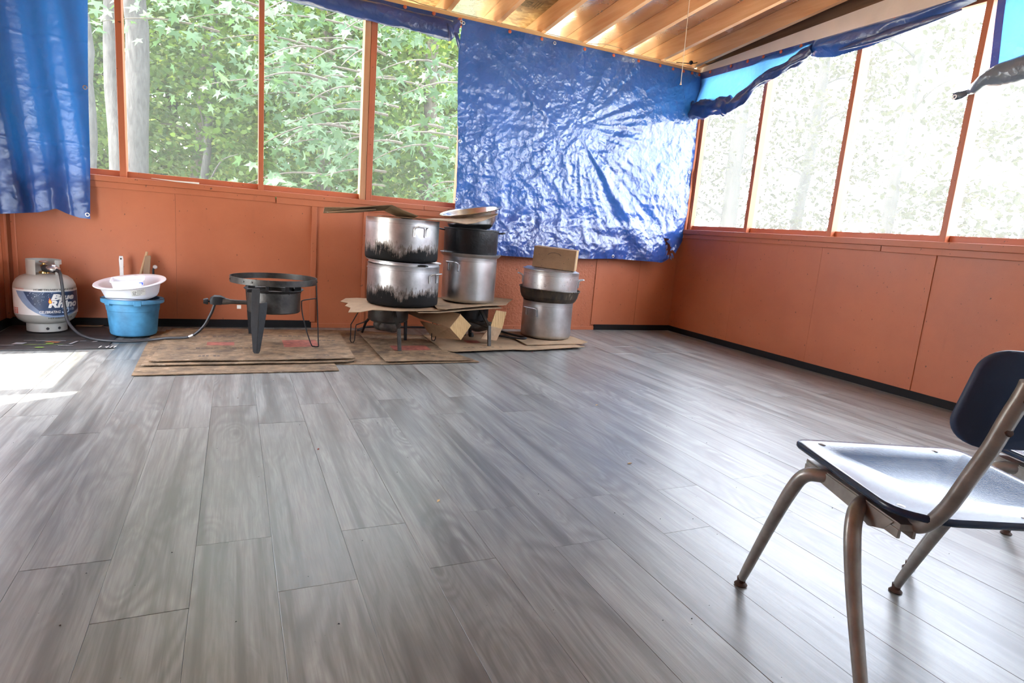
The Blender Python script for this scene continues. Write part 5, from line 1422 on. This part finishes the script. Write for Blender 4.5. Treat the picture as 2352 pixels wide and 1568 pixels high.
# sprays seen through the second, third and fourth bays of the back window
for i in range(34):
    z = g.uniform(.7, 3.1); y = g.uniform(1.0, 2.0); x1 = g.uniform(-4.1, -1.75)
    if x1 < -3.7 and z < 1.7: continue
    x0 = x1 + g.uniform(.5, 1.1)
    spray((x0, y + .6, z + .35), (x1, y, z), .12, 9, near, .12)
for i in range(60):
    z = g.uniform(.3, 4.2); y = g.uniform(2.0, 3.9); x1 = g.uniform(-4.5, -.8)
    spray((x1 + g.uniform(.5, 1.4), y + .6, z + .3), (x1, y, z), .1, 34, rest, .19)
for i in range(16):
    z = g.uniform(2.6, 4.4); y = g.uniform(2.2, 4.2); x1 = g.uniform(-5.4, -3.6)
    spray((x1 + g.uniform(.5, 1.4), y + .6, z + .3), (x1, y, z), .1, 30, rest, .2)
ob('branch', bmb, M['bark_dark'], sg, smooth=60)
near = np.array(near)[:288]
leaf_me = []
for k in range(3):
    tv, tf = LEAF5
    v = tv.copy(); v[:, 2] += .06 * np.sin(v[:, 0] * 3 + k) + .05 * k * v[:, 1] ** 2 * (-1) ** k; v[:, 0] *= 1 - .06 * k
    me = bpy.data.meshes.new('leaf'); me.from_pydata([tuple(map(float, q)) for q in v], [], [tuple(map(int, q)) for q in tf]); finish(me, False, M['lf_near']); leaf_me.append(me)
X, Y, Z = leaf_frames(near, .75, .7, 5, np.array([-.1, -.55, 0]))
base = Vector((-.9, 2.9, GZ))
for i in range(len(near)):
    o = bpy.data.objects.new('leaf', leaf_me[i % 3]); col.objects.link(o); o.parent = sg
    s = float(g.uniform(.070, .125))
    m3 = Matrix((X[i] * s, Y[i] * s, Z[i] * s)).transposed()
    m4 = m3.to_4x4(); m4.translation = Vector(near[i]) - base
    l, q, c = m4.decompose(); o.location = l; o.rotation_euler = q.to_euler(); o.scale = c
leaves_obj('foliage', np.array(rest), .095, 'lf_near', sg, LEAF5, 31, .7, .6, np.array([-.05, -.5, 0]))

# --- wood behind the house
tree('thick pale grey tree trunk filling the left of the second window bay', -5.17, 6.0, (-.004, 0), 9, .185, 'bark_grey', [dict(n=1500, c=(-5.0, 6.2, 5.6), e=(1.8, 1.4, 1.6), k=60, sp=.25, s=.10, m='lf_mid')], seed=1)
tree('slimmer grey trunk half hidden behind the second orange post', -5.68, 7.5, (.004, 0), 9, .15, 'bark_grey', [dict(n=1500, c=(-6, 7.6, 5.6), e=(2, 1.6, 1.6), k=60, sp=.25, s=.10, m='lf_mid')], seed=2)
tree('pale trunk at the edge of the left tarp in the first bay', -5.60, 5.0, (-.004, 0), 4.6, .11, 'bark_grey', [dict(n=900, c=(-5.8, 5.2, 4.6), e=(1.2, 1.0, 1.0), k=40, sp=.22, s=.09, m='lf_mid')], seed=3)
tree('dark straight trunk with leafy crown behind the middle of the second bay', -4.68, 9.0, (.075, 0), 8, .17, 'bark_dark', [dict(n=8200, c=(-4.3, 9.0, 3.4), e=(2.4, 1.2, 2.8), k=170, sp=.28, s=.085, m='lf_mid')], seed=4, branches=5)
tree('thin pale leaning trunk right of the dark trunk in the second bay', -4.50, 8.0, (.060, 0), 5, .085, 'bark_grey', [dict(n=1600, c=(-3.9, 8.2, 3.6), e=(1.2, .9, 1.5), k=60, sp=.24, s=.085, m='lf_mid')], seed=5, branches=4)
tree('dark trunk low in the fourth bay beside the middle tarp', -.48, 7.0, (-.014, 0), 8, .16, 'bark_dark', [dict(n=6800, c=(-.9, 6.6, 3.2), e=(2.0, 1.4, 2.3), k=130, sp=.26, s=.085, m='lf_mid')], seed=6, branches=4)
tree('dense green tree filling the third bay behind the sweetgum', -2.4, 7.6, (.02, 0), 8, .14, 'bark_dark', [dict(n=9000, c=(-2.4, 7.4, 2.9), e=(2.2, 1.4, 2.7), k=190, sp=.27, s=.085, m='lf_mid')], seed=7, branches=5)
tree('leafy tree at the left of the first bay behind the pale trunk', -7.4, 9.0, (.01, 0), 8, .15, 'bark_dark', [dict(n=7000, c=(-7.0, 9.0, 3.0), e=(2.0, 1.3, 2.8), k=140, sp=.28, s=.085, m='lf_mid')], seed=8, branches=3)
for i, (x, y) in enumerate(((-9, 15), (-5.5, 16), (-2, 15.5), (1.5, 15))):
    tree('far yellow green tree showing in the gaps of the %s bay of the back window' % ('first', 'second', 'third', 'fourth')[i], x, y, (.01 * (i % 3 - 1), 0), 12, .2, 'bark_dark', [dict(n=15000, c=(x, y, 4.0), e=(3.0, 1.8, 5.0), k=320, sp=.45, s=.20, m='lf_far')], group='far trees behind the back wood', seed=20 + i, branches=4)
sh = thing('shrub', 'green leafy undergrowth below the sill outside the back window', 'shrub', (-3, 4.5, GZ))
P, cc = clumps(6500, (-3.2, 4.6, -.1), (3.6, 2.4, 1.0), 240, .22, 77)
leaves_obj('foliage', P, .075, 'lf_mid', sh, LEAF3, 78)

# --- sunlit trees beyond the right hand screens
for i, (lab, x, y, ln, h, r, cr, n, s) in enumerate((
    ('pale trunked tree nearest beyond the first right window bay', 9.0, 9.0, (-.01, 0), 10, .26, ((9.0, 9.2, 4.6), (2.2, 2.2, 3.4)), 3600, .10),
    ('leaning sunlit tree beyond the first right window bay, left of the pale trunk', 8.0, 9.6, (.10, .05), 8, .12, ((8.3, 10.4, 3.2), (1.8, 1.6, 2.4)), 3000, .09),
    ('sunlit tree beyond the second right window bay', 12.0, 9.3, (.02, 0), 11, .2, ((12, 9.5, 4.2), (2.4, 2.4, 4.2)), 4200, .12),
    ('washed-out tree beyond the third right window bay', 12.0, 6.4, (-.05, -.05), 11, .18, ((12, 6.6, 3.6), (2.6, 2.0, 4.0)), 3600, .12),
    ('washed-out bushy tree beyond the right edge of the third bay', 13.0, 3.6, (.03, 0), 9, .16, ((13, 3.8, 2.8), (2.2, 2.2, 3.0)), 3000, .12),
    ('bright tree at the far right behind the rolled grey tarp', 11.0, .6, (0, .02), 9, .16, ((11, .8, 2.8), (2.4, 2.0, 3.2)), 3000, .12),
    ('tall pale tree in the corner gap between back and right walls', 6.4, 13.0, (0, 0), 12, .2, ((6.4, 13, 4.6), (2.6, 2.2, 4.6)), 4200, .13))):
    tree(lab, x, y, ln, h, r, 'bark_dim', [dict(n=int(n * .75), c=cr[0], e=cr[1], k=max(40, n // 40), sp=.30, s=s, m='lf_dim')], seed=40 + i, branches=5)
sh = thing('shrub', 'sunlit undergrowth low outside the right windows', 'shrub', (9, 6, GZ))
P, cc = clumps(1500, (10.5, 6, -.4), (2.0, 6.5, .7), 90, .25, 97)
leaves_obj('foliage', P, .10, 'lf_dim', sh, LEAF3, 98)
